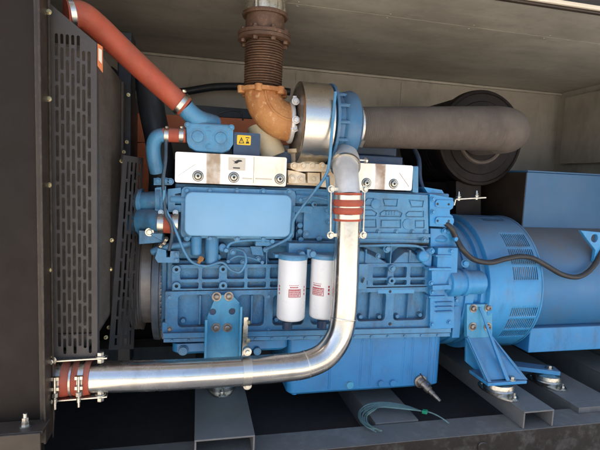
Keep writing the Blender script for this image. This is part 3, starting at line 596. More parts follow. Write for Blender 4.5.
# filter head + filters
YF = 1.715
m = MB(); a = XZ(288, 257, YF+.03); b_ = XZ(335, 242, YF+.03)
m.box(a[0], b_[0]+.02, YF+.02, YB+.03, Z(310, 256.5, YF+.03), Z(310, 243, YF+.03))
m.box(XZ(275, 258, YF)[0], XZ(338, 258, YF)[0], YF+.0, YF+.06, Z(310, 258, YF), Z(310, 254.5, YF))
for x, y in ((302.3, 255), (313.5, 254.5)): c = XZ(x, y, YF-.03); m.lathe((c[0], YF-.03, c[1]), (0, 1, 0), [(0, .011), (.003, .014), (.05, .014)], 18)
m.box(XZ(306, 250, YF)[0], XZ(310, 250, YF)[0], YF-.02, YF+.04, Z(308, 257, YF), Z(308, 248.5, YF)); m.build('filter_head', M['blue'], en, 0.003)
def make_filter(cx, ybot, yt, A0, marks):
    Y = YF; p = P(cx, ybot, Y); t = P(cx, yt, Y); h = t.z-p.z; r = px2m(14.1, Y, cx)
    b = MB(); b.lathe((p.x, Y, p.z), (0, 0, 1), [(0, r*.55), (.001, r*.86), (.003, r*.93), (.008, r*.985), (.014, r), (h-.004, r), (h, r*.985)], 48)
    f = b.build('oil_filter', M['white'], en, ang=50)
    b = MB(); b.lathe((p.x, Y, p.z+h), (0, 0, 1), [(0.0003, r*1.03), (.006, r*1.035), (.014, r*1.03), (.02, r*.95)], 40); b.build('filter_cap', M['blue'], f)
    # red print: rows of fine strokes, framed block, wrapped round the can
    b = MB(); rng = random.Random(3)
    def patch(a0, a1, z0, z1):
        n = max(1, int((a1-a0)/5)); rad = r+.0005
        for k in range(n):
            q0, q1 = R(a0+(a1-a0)*k/n), R(a0+(a1-a0)*(k+1)/n)
            pt = lambda a, zz: Vector((p.x+rad*math.sin(a), Y-rad*math.cos(a), p.z+zz))
            vs = [b.bm.verts.new(v) for v in (pt(q0, z0), pt(q1, z0), pt(q1, z1), pt(q0, z1))]; b.bm.faces.new(vs)
    zt_ = h*.56
    for k in range(7): patch(A0+2+k*5.6, A0+2+k*5.6+3.4, zt_+.010, zt_+.0125)
    for k in range(6): patch(A0+5+k*5.6, A0+5+k*5.6+4.2, zt_+.001, zt_+.006)
    bz0, bz1 = zt_-.036, zt_-.004
    patch(A0, A0+50, bz1-.0022, bz1); patch(A0, A0+50, bz0, bz0+.0022); patch(A0, A0+2.6, bz0+.0023, bz1-.0023); patch(A0+47.4, A0+50, bz0+.0023, bz1-.0023)
    for j in range(4):
        a = A0+4; zz = bz0+.004+j*.0068
        while a < A0+44:
            L_ = rng.uniform(2, 5); patch(a, min(a+L_, A0+46), zz, zz+.0052); a += L_+1.3
    for mk in marks:
        for j in range(3): patch(mk, mk+6, zt_-.03+j*.014, zt_-.022+j*.014+.002*(j == 1))
    b.build('red_print', M['redprint'], f)
    return f
make_filter(290.5, 318.5, 258.5, -24, (-72, 42)); make_filter(323.0, 316.5, 258, -68, (-2,))
for x, y in ((289, 324), (324, 323)):
    m = MB(); m.lathe((XZ(x, 320, YF)[0], YF+.03, Z(x, y)), (0, 0, 1), [(0, .02), (.03, .02)], 20); m.build('filter_lug', M['blue_dark'], en)
# --- region between cooler and head plate
m = MB()
m.plate(poly([(296, 191), (356, 192), (356, 243), (296, 243)], YB+.012), [], YB+.012, 0.05)
m.plate(rr(303, 206, 333, 238, YB, .005), [], YB-.012, .02); m.plate(rr(292, 206, 311, 212, YB, .004), [], YB-.022, .03)
m.plate(poly([(295, 195), (333, 197), (333, 204), (295, 203)], YB), [], YB-.004, .02)
for x, y in ((313, 204), (299, 231), (300, 239), (318, 238), (327, 210), (299, 225)): c = XZ(x, y, YB); m.lathe((c[0], YB-.022, c[1]), (0, 1, 0), [(0, .008), (.002, .011), (.04, .011)], 16)
m.build('pump_side_casting', M['blue_cast'], en, 0.003)
b = MB(); c = XZ(313.5, 204.5, YB); b.lathe((c[0], YB-.023, c[1]), (0, 1, 0), [(0, .005), (.002, .005)], 12); b.build('bolt_hole', M['black'], en)
# --- left front end: water pump elbows, brackets
m = MB()
p = lambda x, y, Y: P(x, y, Y)
m.tube(spline([p(138, 201, 1.86), p(146, 201, 1.84), p(158, 200, 1.83), p(172, 198, 1.83)], 5), .036, 20)
m.lathe(p(141.5, 201, 1.86), (1, -.08, 0), [(-.02, .048), (.0, .05), (.004, .05)], 24)
m.lathe(p(157, 199, 1.83), (1, -.05, 0), [(0, .052), (.016, .052)], 24)
m.plate(poly([(155, 188), (166, 186), (166, 212), (155, 213)], 1.80), [], 1.795, .03)
m.plate(poly([(168, 189), (181, 187.5), (181, 193), (175, 194), (175, 205), (181, 205), (181, 212), (168, 212)], 1.79), [], 1.785, .03)
m.lathe(p(176, 199, 1.80), (1, 0, 0), [(-.02, .02), (.05, .02)], 18)
for x, y in ((158, 181), (166, 181), (170.5, 181.5)): c = XZ(x, y, 1.79); m.hexbolt((c[0], 1.79, c[1]), (0, -1, 0), .009)
m.plate(poly([(154, 178), (172, 178), (172, 185), (154, 185)], 1.81), [], 1.795, .02)
m.build('water_pump', M['blue'], en, .003)
m = MB(); m.tube(spline([p(136, 224, 1.88), p(141, 220, 1.85), p(150, 219, 1.82), p(160, 222, 1.79), p(168, 223, 1.775)], 6), lambda t: .050-.016*t, 24); m.build('coolant_elbow', M['blue'], en)
m = MB(); m.tube([p(157.5, 223, 1.775), p(163, 223, 1.775), p(178, 224.5, 1.775)], .037, 26); rh = m.build('red_hose_joint', M['red'], en)
for x in (161, 175.5):
    b = MB(); b.lathe(p(x, 223.4, 1.775), (1, -.02, -.02), [(-.011, .038), (-.011, .0395), (.011, .0395), (.011, .038)], 28); c = p(x, 212.5, 1.765); b.hexbolt(c, (0, -1, .2), .007); b.build('hose_clamp', M['zinc'], rh)
m = MB(); m.plate(poly([(139, 230), (163, 232), (163, 242), (139, 244)], 1.80), [], 1.79, .06); m.plate(poly([(147, 233), (163, 233), (162, 241)], 1.785), [], 1.78, .01); m.build('pump_bracket', M['blue'], en, .003)
b = MB(); b.hexbolt(p(149.5, 232, 1.788), (0, -1, 0), .011); b.build('bolt', M['zinc'], en)
m = MB(); m.tube(spline([p(152, 252, 1.80), p(165, 247, 1.79), p(180, 245, 1.80), p(190, 243, 1.81)], 5), .014, 12); m.build('coolant_line', M['blue'], en)
b = MB()
for x, y in ((160.5, 246), (164, 243), (166, 239.5)): b.hexbolt(p(x, y, 1.77), (-.5, -.6, .4), .008)
b.build('zinc_fitting', M['zinc'], en)
# pulleys
def pulley(cx, cy, Y, X0, prof, name, mt):
    b = MB(); b.lathe((X0, Y, P(cx, cy, Y-.25).z), (1, 0, 0), prof, 64); return b.build(name, M[mt], en)
X_ = P(168, 300, 1.86).x
pz = P(160, 296, 1.87).z
prof = [(0, .01), (0, .19), (.004, .226)]
for k in range(4): prof += [(.008+k*.010, .234), (.013+k*.010, .222)]
prof += [(.047, .236), (.049, .205), (.088, .205), (.089, .1)]
pulley(150, 290, 2.12, X_-.162, prof, 'fan_pulley', 'cast_iron')
pulley(158, 296, 2.12, X_-.070, [(0, .05), (0, .235), (.004, .256), (.03, .258), (.032, .248), (.05, .248), (.052, .235), (.052, .05)], 'damper', 'damper')
b = MB()
for k in range(60):
    a = 2*math.pi*k/60; c = Vector((X_-.028, 2.12-.252*math.cos(a), pz+.252*math.sin(a))); b.lathe(c, (0, -math.cos(a), math.sin(a)), [(-.004, .006), (.004, .0045)], 6)
b.build('damper_teeth', M['cast_iron'], en)
m = MB(); m.box(X_-.026, XE0+.003, YB+.06, 2.4, Z(170, 335), Z(170, 255)); m.plate(poly([(162, 322), (168, 322), (168, 335), (162, 335)], YB), [], YB-.004, .05); m.build('front_cover', M['blue_cast'], en, .005)

# --- bright rocker / manifold heat shields
YH = 1.775
def cover(x0, y0, x1, y1, bolts, stain_reflection):
    # corners taken from the photograph's extents, straight in the world
    q = rr(x0, y0, x1, y1, YH, .008, 4); o = Vector(en['_o'])
    st = [(P(a, 170, YH).x-o.x, P(b_, 170, YH).x-o.x, cc, am) for a, b_, cc, am in stain_reflection]
    mt = mat('bright_heat_shield', (0.92, 0.91, 0.90), (0.86, 0.83, 0.79), 0.36, 0.72, nscale=5, bump=.03, bscale=60, rvar=.12, stain_reflection=st, grime=0.22, grimec=(0.45, 0.34, 0.22), speck=0.2, speckc=(0.6, 0.5, 0.38))
    b = MB(); b.plate(q, [circ(XZ(x, y, YH), .010, 16) for x, y in bolts], YH, .004)
    X0, X1 = min(x for x, _ in q), max(x for x, _ in q); Z0, Z1 = min(zz for _, zz in q), max(zz for _, zz in q)
    b.box(X0+.004, X1-.004, YH+.0042, YH+.20, Z1-.004, Z1-.0005); b.box(X0+.001, X0+.004, YH+.0042, YH+.2, Z0+.008, Z1-.0045); b.box(X1-.004, X1-.001, YH+.0042, YH+.2, Z0+.008, Z1-.0045)
    s = b.build('heat_shield', mt, en, .0025)
    for x, y in bolts:
        b = MB(); c = XZ(x, y, YH); b.lathe((c[0], YH+.002, c[1]), (0, -1, 0), [(-.002, .0098), (.0, .0098), (.0045, .0185), (.0055, .0185), (.006, .0165), (.004, .012), (.004, .0105), (.012, .010), (.013, .008), (.013, .0055), (.008, .005)], 24); bo = b.build('bolt', M['zinc'], s); b = MB(); b.lathe((c[0], YH-.0004, c[1]), (0, -1, 0), [(0, .0186), (.0006, .0212), (.0012, .0186)], 28, (False, False)); b.build('gasket_ring', M['ink'], bo); b = MB(); b.lathe((c[0], YH-.0058, c[1]), (0, -1, 0), [(0, .0118), (.0005, .0135), (.001, .0118)], 24, (False, False)); b.build('gasket_ring', M['ink'], bo); b = MB(); b.lathe((c[0], YH-.0081, c[1]), (0, -1, 0), [(0, .0054), (.0008, .0054)], 12); b.build('socket', M['ink'], bo)
    return s
s1 = cover(175, 154.5, 286.5, 184.5, ((198, 176), (233.8, 177.3), (279.8, 179)), [(207, 222, (.30, .20, .11), .9), (253, 287, (.72, .55, .34), .5), (228, 245, (.72, .62, .48), .35)])  # brown band is staining; cream right end paints in warm reflections
m = MB(); m.plate(rr(228.3, 157.5, 245.5, 170.5, YH, .002), [], YH-.0006, .0004); st = m.build('sticker', M['sticker'], s1)
m = MB(); m.plate(poly([(232, 160), (235, 161.2), (238, 159.8), (241.5, 160.2), (242.5, 161.5), (239, 162), (237, 163.6), (233.5, 163.2), (235, 162.2)], YH-.001), [], YH-.0011, .0004)
m.plate(rr(233, 167.4, 240, 168.6, YH, .001), [], YH-.0011, .0004); m.build('sticker_print', M['ink'], st)
m = MB()
for a, b_ in (((178.2, 175.8), (195.5, 164.2)),): m.bar(P(*a, YH-.001), P(*b_, YH-.001), .0012, .0022, Vector((0, 1, 0)))
m.build('scratch', M['cast_iron'], s1)
m = MB(); m.plate(rr(242, 177.8, 252.3, 179.3, YH, .003), [], YH-.0016, .0014); m.build('pressed_slot', M['sticker'], s1, .0006); m = MB(); m.plate(rr(255.5, 178.2, 272, 179.7, YH, .003), [], YH-.0016, .0014); m.build('pressed_slot', M['sticker'], s1, .0006)
m = MB(); m.box(P(253.5, 170, YH).x, P(254.0, 170, YH).x, YH-.0008, YH-.0001, P(254, 184, YH).z+.004, P(254, 156, YH).z-.004); m.build('seam', M['cast_iron'], s1)
s2 = cover(350, 164, 412.5, 189.5, ((366.4, 183), (393.5, 183.8)), [(376, 387, (.27, .18, .12), .95), (350, 375, (.72, .58, .38), .5)])
m = MB(); m.bar(P(399.5, 173, YH-.001), P(409, 186.8, YH-.001), .0015, .0028, Vector((0, 1, 0))); m.build('scratch', M['cast_iron'], s2)
m = MB(); m.plate(poly([(412.8, 166), (418.5, 166), (418.5, 193), (412.8, 192.5)], YH+.02), [], YH+.02, .18); m.build('cover_end_block', M['blue'], en, .004)
# dark blue mass under/behind shields
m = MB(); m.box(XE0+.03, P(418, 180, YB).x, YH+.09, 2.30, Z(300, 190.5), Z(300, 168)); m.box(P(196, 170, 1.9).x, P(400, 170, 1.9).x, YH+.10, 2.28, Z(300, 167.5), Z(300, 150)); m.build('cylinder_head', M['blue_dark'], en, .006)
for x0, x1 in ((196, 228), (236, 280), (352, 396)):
    m = MB(); m.box(P(x0, 160, 1.95).x, P(x1, 160, 1.95).x, 1.94, 2.24, Z(300, 150), P(300, 141, 1.95).z); m.build('rocker_cover', M['blue_dark'], en, .012)  # blue covers in shade: the shade is put into their dark colour
# --- thermostat housing
YT = 1.79
q = poly([(187, 121.5), (231.5, 124.5), (233.5, 128), (233.5, 144), (229, 151), (222, 153.5), (196, 151.5), (189, 147), (186, 140), (185.5, 125)], YT)
m = MB(); m.plate(q, [], YT, .14); th = m.build('thermostat_housing', M['blue'], en, .010, seg=4)
for x, y, r in ((197.8, 136.5, 6.9), (220.7, 138, 6.9)):
    b = MB(); c = XZ(x, y, YT); R_ = px2m(r, YT); b.lathe((c[0], YT+.002, c[1]), (0, -1, 0), [(0, R_+.003), (.003, R_+.001), (.0032, R_-.003), (.0022, R_-.004), (.0022, R_-.006), (.006, R_-.008), (.007, R_-.012)], 32); b.build('round_cap', M['blue'], th)
b = MB(); c = XZ(209, 147, YT)
for k in range(8):
    a0, a1 = R(60+k*30), R(60+k*30+32); r_ = .010
    b.bar(Vector((c[0]+r_*math.cos(a0), YT-.002, c[1]+r_*math.sin(a0))), Vector((c[0]+r_*math.cos(a1), YT-.002, c[1]+r_*math.sin(a1))), .003, .005, Vector((0, 1, 0)))
for x0, x1, y in ((206, 211, 127.8), (207, 211, 131.3)): a = XZ(x0, y, YT); e = XZ(x1, y, YT); b.box(a[0], e[0], YT-.003, YT+.001, a[1], a[1]+.0035)
b.hexbolt((XZ(187.5, 125, YT)[0], YT-.001, XZ(187.5, 125, YT)[1]), (0, -1, 0), .008); b.hexbolt((XZ(231.5, 127.5, YT)[0], YT-.001, XZ(231.5, 127.5, YT)[1]), (0, -1, 0), .008)
b.build('cast_mark', M['blue'], th, .001)
m = MB(); m.plate(rr(233.8, 132.5, 260.5, 155.5, YT, .006), [], YT+.012, .10); eb = m.build('control_box', M['blue_dark'], en, .004)
m = MB(); m.plate(rr(237, 135.3, 250.8, 145, YT+.012, .004), [], YT+.0108, .001); ys_ = m.build('yellow_label', M['yellow'], eb)
m = MB(); m.plate(poly([(238.6, 143.4), (241.4, 136.9), (244.4, 143.4)], YT+.011), [poly([(239.8, 142.6), (241.4, 138.8), (243.2, 142.6)], YT+.011)], YT+.0104, .0003)
a = poly([(241.1, 139.6), (241.8, 139.6), (241.7, 141.7), (241.2, 141.7)], YT+.011); m.plate(a, [], YT+.0104, .0003)
m.plate(rr(245.6, 137.3, 249.4, 138.2, YT+.011, .0005), [], YT+.0104, .0003); m.plate(circ(XZ(247.4, 140, YT+.011), .003, 10), [], YT+.0104, .0003); m.plate(poly([(245.6, 143.6), (246.4, 141.4), (248.6, 141.4), (249.4, 143.6)], YT+.011), [], YT+.0104, .0003)
m.build('warning_symbol', M['ink'], ys_)
# blue pipe from red hose into housing, small red hose to the left
m = MB(); m.tube(spline([p(184.5, 106.5, 1.80), p(190, 113, 1.81), p(199, 120, 1.83), p(214, 125, 1.88)], 6), lambda t: .034+.006*t, 24); m.build('thermostat_outlet', M['blue'], en)
m = MB(); m.tube([p(163, 134.8, 1.79), p(170, 135, 1.79), p(185.5, 135.8, 1.79)], .0265, 24); rh2 = m.build('red_hose_joint', M['red'], en)
for x in (166.7, 181.5):
    b = MB(); b.lathe(p(x, 135.2, 1.79), (1, 0, -.03), [(-.008, .027), (-.008, .0285), (.008, .0285), (.008, .027)], 28); b.hexbolt(p(x, 128, 1.785), (0, -.3, 1), .006); b.build('hose_clamp', M['zinc'], rh2)
m = MB(); m.tube(spline([p(164, 135, 1.79), p(157, 137, 1.79), p(153.5, 145, 1.80), p(154, 158, 1.81), p(157, 172, 1.83)], 6), .027, 20); m.build('bypass_elbow', M['blue'], en)
m = MB(); m.tube(spline([p(262, 126, 1.93), p(266, 142, 1.92), p(273, 158, 1.91)], 5), .062, 24); m.build('wrapped_pipe', M['cream'], en)
TY_ = 1.87
# manifold piece under turbine
m = MB(); m.plate(poly([(290, 163), (332, 165), (332, 172), (297, 171.5), (290, 168)], 1.80), [], 1.775, .12)
m.plate(poly([(287.5, 170), (297, 171.5), (305, 174), (305, 183.5), (288, 183)], 1.81), [], 1.80, .08); m.plate(poly([(307, 172.5), (319, 173), (319, 183.5), (307, 183)], 1.81), [], 1.795, .08)
m.plate(poly([(321, 172), (340, 172.5), (340, 188.5), (321, 187)], 1.81), [], 1.80, .08)
m.plate(poly([(287, 179), (340, 182), (340, 187), (287, 184.5)], 1.83), [], 1.825, .04)
for x in (294, 303, 312, 322): c = XZ(x, 165.8, 1.775); m.hexbolt((c[0], 1.775, c[1]), (0, -1, 0), .010)
for x, y in ((292, 178), (301, 179), (313, 179), (327, 180)): c = XZ(x, y, 1.795); m.hexbolt((c[0], 1.795, c[1]), (0, -1, 0), .009)
m.lathe((.455, TY_, CZ+.06), (0, 0, 1), [(0, .07), (.05, .075), (.055, .09), (.07, .09)], 24)
m.build('exhaust_manifold', M['manifold'], en, .004)
# right end: flywheel housing, lugs, starter
m = MB()
m.plate(poly([(429, 194), (452, 198), (452, 208), (449, 210), (449, 214), (452, 216), (452, 227), (429, 226)], YB), [], YB-.008, .12)
m.plate(poly([(424, 187), (442, 190), (446, 196.5), (428, 193.5)], YB+.03), [], YB+.03, .12)
for y in (203.5, 220.5):
    a = rr(433.8, y-3.6, 452, y+3.6, YB, .012, 5); m.plate(a, [], YB-.016, .01)
m.build('housing_lug', M['blue_alt'], en, .003)
for x, y in ((437.6, 204), (448.7, 204.3), (437.6, 220.8), (448.7, 221)): c = XZ(x, y, YB-.016); m = MB(); m.lathe((c[0], YB-0.0165, c[1]), (0, 1, 0), [(0, .0055), (.003, .0055)], 12); m.build('bolt_hole', M['black'], en)
m = MB()
m.plate(poly([(434, 246.5), (454, 246.5), (452.5, 287), (428, 287), (428, 269), (433, 268)], YB), [], YB-.035, .16)
m.plate(poly([(428, 288), (452, 286), (452, 327), (428, 328)], YB), [], YB-.02, .10)
m.plate(poly([(427, 283), (452, 282), (452, 286.5), (427, 287.5)], YB), [], YB-.05, .1)
for y in (303, 307.5, 312): a = XZ(435, y, YB-.02); b_ = XZ(452, y-1.8, YB-.02); m.box(a[0], b_[0], YB-.032, YB-.01, a[1], b_[1])
m.build('flywheel_housing_side', M['blue_alt'], en, .004)
m = MB(); m.plate(poly([(430, 228), (452, 229), (458, 243), (455, 247), (430, 247)], YB+.01), [], YB+.005, .12)
c = P(443, 238, YB-.01); m.lathe(c+Vector((0, .05, -.01)), (0, -.25, 1), [(0, .045), (.012, .047), (.016, .043), (.03, .03)], 28); m.lathe(c+Vector((.055, .0, -.004)), (0, -1, .1), [(0, .012), (.02, .011)], 14)
m.plate(poly([(418, 252), (431, 246), (429, 268), (420, 262)], YB+.01), [], YB-.01, .06)
m.lathe(P(423, 256, YB-.01), (0, -1, 0), [(-.01, .028), (.01, .027), (.014, .02)], 20)
m.build('breather_base', M['blue_alt'], en, .004)
# bell housing towards alternator
AX = (2.14, 0.955)
m = MB(); m.lathe((XE1-.04, AX[0], AX[1]), (1, 0, 0), [(0, .27), (.05, .30), (.10, .315), (.14, .315), (.16, .30), (.20, .30), (.203, .30)], 72); m.build('bell_housing', M['blue_alt'], en, .003)
m = MB()
for k in range(8):
    a = R(-70+k*22); c = Vector((XE1+.035, AX[0]-.30*math.cos(a), AX[1]+.30*math.sin(a))); d = Vector((0.25, -math.cos(a), math.sin(a)))
    m.hexbolt(c, d, .012)
    m.bar(c-Vector((.05, 0, 0)), c+Vector((.075, 0, 0)), .016, .02, d)
m.build('housing_rib', M['blue_alt'], en, .003)
for x, y, Y in ((432, 251, 1.765), (451, 251, 1.765), (431, 283, 1.765), (449, 283, 1.765), (432, 292, 1.78), (432, 324, 1.78), (449, 322, 1.78), (456, 300, 1.80), (444, 231, 1.80), (433, 199, 1.79), (433, 212, 1.79), (449, 231.5, 1.80)):
    b = MB(); b.hexbolt(P(x, y, Y), (0, -1, 0), .0085); b.build('bolt', M['blue_alt'], en, .0006)
for x0, x1, y0, y1, Y in ((429, 452, 268, 270.5, 1.755), (436, 452, 255, 257, 1.758), (429, 446, 296, 298, 1.77), (452, 462, 306, 338, 1.83)):
    a, c = XZ(x0, y1, Y), XZ(x1, y0, Y); b = MB(); b.box(a[0], c[0], Y, Y+.05, a[1], c[1]); b.build('cast_ledge', M['blue_alt'], en, .002)
# starter motor
ps = P(452, 285, 1.78)
m = MB(); m.lathe((ps.x-.02, 1.80, P(460, 285, 1.75).z), (1, 0, 0), [(0, .055), (.004, .063), (.055, .063), (.058, .055), (.075, .055), (.078, .062), (.095, .062), (.098, .055), (.17, .055), (.18, .05), (.185, .02)], 40); stt = m.build('starter_motor', M['blue_alt'], en)
m = MB(); m.lathe((ps.x-.02, 1.80, P(460, 285, 1.75).z-.0), (-1, 0, 0), [(0, .05), (.012, .045), (.014, .01)], 30); m.build('end_cap', M['blue_alt'], stt)
m = MB(); x0, x1 = P(459.5, 242, 1.9).x, P(466.5, 242, 1.9).x
m.rings([[Vector((x, AX[0]-.3165*math.cos(R(a)), AX[1]+.3165*math.sin(R(a)))) for x in (x0, x1)]+[Vector((x, AX[0]-.3155*math.cos(R(a)), AX[1]+.3155*math.sin(R(a)))) for x in (x1, x0)] for a in (42, 44, 46, 48)]); m.build('yellow_plate', M['yellow'], en)
# small hex plug
b = MB(); b.hexbolt(P(465, 263.5, 1.80), (-.2, -1, .2), .013); b.build('plug', M['blue_alt'], en)

# right mount bracket (teal top, blue gusset) belongs to the alternator adapter
al = thing('alternator', 'blue round alternator with slotted vent bands and a tall terminal box', 'alternator', (1.8, 2.12, BT))
def drum(x0, x1, r, zones):
    """vented shroud: a real slotted cylinder shell"""
    b = MB(); nx, na = 54, 144
    def hole(ix, ia):
        u = ix/nx; a = -180+360*(ia+.5)/na
        for u0, u1, a0, a1, rows in zones:
            if u0 <= u < u1 and a0 <= a < a1:
                f = (a-a0)/(a1-a0)*rows
                return ix % 2 == 0 and .12 < (f % 1) < .97
        return False
    V = {}
    def vert(ix, ia):
        k = (ix, ia % na)
        if k not in V:
            a = R(-180+360*ia/na); V[k] = b.bm.verts.new((x0+(x1-x0)*ix/nx, AX[0]-r*math.cos(a), AX[1]+r*math.sin(a)))
        return V[k]
    for ix in range(nx):
        for ia in range(na):
            if not hole(ix, ia): b._face([vert(ix, ia), vert(ix+1, ia), vert(ix+1, ia+1), vert(ix, ia+1)])
    return b
XA0, XA1 = 1.328, 1.615
zones = [(.44, .92, 10, 52, 3), (.42, .94, -42, -9, 3), (.36, .80, 70, 104, 3), (.44, .92, -88, -58, 3)]
sh = drum(XA0, XA1, .350, zones).build('vent_shroud', M['blue_alt'], al)
md = sh.modifiers.new('thick', 'SOLIDIFY'); md.thickness = .003; md.offset = -1
m = MB(); m.lathe((XA1, AX[0], AX[1]), (1, 0, 0), [(-.006, .352), (.0, .3535), (.004, .351), (.006, .33), (.008, .26)], 96, (False, False)); m.lathe((XA0, AX[0], AX[1]), (1, 0, 0), [(-.004, .24), (-.004, .346), (0, .3525), (.008, .3535), (.016, .3525)], 96, (False, False)); m.build('shroud_rim', M['blue_alt'], al)
m = MB(); m.lathe((XA0-.11, AX[0], AX[1]), (1, 0, 0), [(0, .30), (.0, .325), (.012, .33), (.04, .33), (.045, .31), (.075, .31), (.08, .328), (.105, .328)], 96, (False, False)); m.build('adapter_ring', M['blue_alt'], al)
m = MB(); m.lathe((XA0+.01, AX[0], AX[1]), (1, 0, 0), [(0, .20), (0, .315), (.27, .315), (.27, .2)], 64); m.build('inner_windings', M['grating'], al)
m = MB(); m.lathe((XA1+.005, AX[0]-.01, AX[1]+.02), (1, 0, 0), [(0, .2), (0, .292), (.85, .292), (.85, .2)], 96); stat = m.build('stator_frame', M['winding'], al)
m = MB(); m.box(XA1+.045, 2.5, 1.90, 2.34, .625, .755); m.build('foot_box', M['blue_alt'], al, .006)
# terminal box over the stator
xt0 = P(525, 200, 2.05).x
m = MB(); zt0 = P(560, 230, 2.05).z; zt1 = P(560, 173.5, 2.05).z
m.box(xt0, 2.55, 2.05, 2.52, zt0-.08, zt1); tb = m.build('terminal_box', M['box_blue'], al, .005)
m = MB(); m.box(xt0-.003, xt0-.0005, 2.054, 2.516, zt0-.07, zt1-.004); m.build('dark_side_sheet', M['panel_edge'], tb)  # thin dark brown sheet over the blue box's left side
m = MB(); m.box(xt0-.004, 2.556, 2.044, 2.526, zt1+.0005, zt1+.008); m.build('box_lid', M['box_blue'], tb, .002)
# lifting lug
m = MB(); m.plate(poly([(579, 230), (599, 232), (603, 262), (592, 262), (594, 250), (586, 240)], 1.86), [circ(XZ(593, 238, 1.86), .02, 16)], 1.85, .02); m.build('lifting_lug', M['blue_alt'], al, .003)
# right mount bracket
YR = 1.80
m = MB(); m.plate(poly([(467, 305), (492, 304), (492, 336), (518, 367), (505, 378), (482, 376), (466, 362)], YR+.03), [], YR+.028, .016)
q = [P(467, 304.5, YR), P(492.5, 304, YR), P(492.5, 344, YR), P(467, 338, YR)]
m.build('bracket_web', M['blue_alt'], al, .003)
m = MB(); m.plate([(v.x, v.z) for v in q][::-1], [], YR, .026); bp = m.build('mounting_bracket', M['teal'], al, .003)
for x, y in ((473.3, 308.3), (488, 307.5), (472.5, 326.5), (487.5, 326.5)):
    b = MB(); c = XZ(x, y, YR); b.lathe((c[0], YR, c[1]), (0, -1, 0), [(0, .0195), (.003, .0195), (.0031, .013), (.012, .0125), (.014, .010), (.0145, .006), (.010, .0055)], 24); b.build('bolt', M['bolt_dark'], bp)
zi = BT+.061
m = MB()
fx0, fx1 = P(483, 379, 1.75).x, P(515, 377, 1.75).x
m.box(fx0-.02, fx1+.012, 1.685, YR+.03, zi, zi+.016)     # foot plate
top = P(479, 306, YR)
a0, a1 = P(466.5, 338, YR), P(492.5, 340, YR)
m.hull8([Vector((a0.x, YR-.001, a0.z)), Vector((a1.x, YR-.001, a0.z)), Vector((fx1+.004, 1.712, zi+.0162)), Vector((fx0-.012, 1.712, zi+.0162))],
        [Vector((a0.x, YR+.02, a0.z-.002)), Vector((a1.x, YR+.02, a0.z-.002)), Vector((fx1+.004, 1.69, zi+.0162)), Vector((fx0-.012, 1.73, zi+.0162))])
for t0, xb_, wd in ((P(479.5, 307, YR-.002), (fx0+fx1)/2-.002, .005), (P(491.5, 336, YR-.002), fx1+.006, .004), (P(467.5, 336, YR-.002), fx0-.012, .004)):
    m.hull8([Vector((t0.x-wd, YR-.001, t0.z)), Vector((t0.x+wd, YR-.001, t0.z)), Vector((xb_+wd+.012, 1.69, zi+.0162)), Vector((xb_-wd+.012, 1.735, zi+.0162))],
            [Vector((t0.x-wd, YR-.008, t0.z)), Vector((t0.x+wd, YR-.008, t0.z)), Vector((xb_+wd, 1.69, zi+.0162)), Vector((xb_-wd, 1.69, zi+.0162))])
m.build('mount_foot', M['blue_alt'], al, .003)
b = MB(); b.hexbolt(Vector(((fx0+fx1)/2+.028, 1.703, zi+.016)), (0, 0, 1), .013, .013); b.build('bolt', M['zinc'], al)
pc = Vector(((fx0+fx1)/2-.005, 1.745, BT)); isolator(tuple(pc), R(-76), 'round zinc vibration mount under the nearest blue alternator bracket, on the middle-right channel')
# farther foot
B2 = .4625; pf = PZ(546, 383, B2); z2 = B2+.061
m = MB(); m.hull8([Vector((pf.x-.30, pf.y+.10, z2)), Vector((pf.x+.03, pf.y-.055, z2)), Vector((pf.x+.05, pf.y+.01, z2)), Vector((pf.x-.24, pf.y+.17, z2))], [Vector((pf.x-.30, pf.y+.10, z2+.022)), Vector((pf.x+.03, pf.y-.055, z2+.022)), Vector((pf.x+.05, pf.y+.01, z2+.022)), Vector((pf.x-.24, pf.y+.17, z2+.022))])
m.box(pf.x-.28, pf.x-.25, pf.y+.12, pf.y+.16, z2+.02, .72); m.build('side_foot', M['blue_alt'], al, .003)
b = MB(); b.hexbolt(Vector((pf.x, pf.y-.01, z2+.022)), (0, 0, 1), .013, .013); b.build('bolt', M['zinc'], al)
isolator((pf.x, pf.y, B2), R(-76), 'round zinc vibration mount under the farther foot beside the black opening at right')

# ------------------------------------------------------------------ turbocharger
tu = thing('turbocharger', 'turbocharger with round stainless heat shield and blue compressor housing', 'turbocharger', (0.5, 1.85, CZ+.05))
TY, TZ = 1.85, CZ+.237
m = MB(); m.lathe((.392, TY, TZ), (1, 0, 0), [(0, .10), (0, .160), (.003, .165), (.122, .165), (.126, .158), (.128, .1)], 72, (False, True)); hs = m.build('turbine_heat_shield', M['steel'], tu)
m = MB(); m.lathe((.3935, TY, TZ), (1, 0, 0), [(-.012, .06), (-.004, .12), (-.0005, .1595)], 60, (True, False)); m.build('shield_face', M['bolt_dark'], hs)
m = MB(); m.lathe((.523, TY, TZ), (1, 0, 0), [(0, .168), (.010, .168), (.0105, .10)], 60); m.build('back_plate', M['turbo_blue'], tu)
m = MB(); m.lathe((.534, TY, TZ), (1, 0, 0), [(0, .10), (0, .128), (.03, .13), (.035, .125), (.05, .14), (.075, .146), (.095, .14), (.11, .118), (.115, .10)], 60); cp = m.build('compressor_housing', M['turbo_blue'], tu)
for k in range(12):
    m = MB(); a = 2*math.pi*k/12; c = Vector((.536, TY-.134*math.cos(a), TZ+.134*math.sin(a))); m.lathe(c, (1, 0, 0), [(0, .009), (.03, .009), (.034, .006)], 8)
    m.bar(c+Vector((.03, 0, 0)), c+Vector((.055, 0.003*math.cos(a), 0)), .012, .012); m.build('housing_rib', M['turbo_blue'], cp, .002)
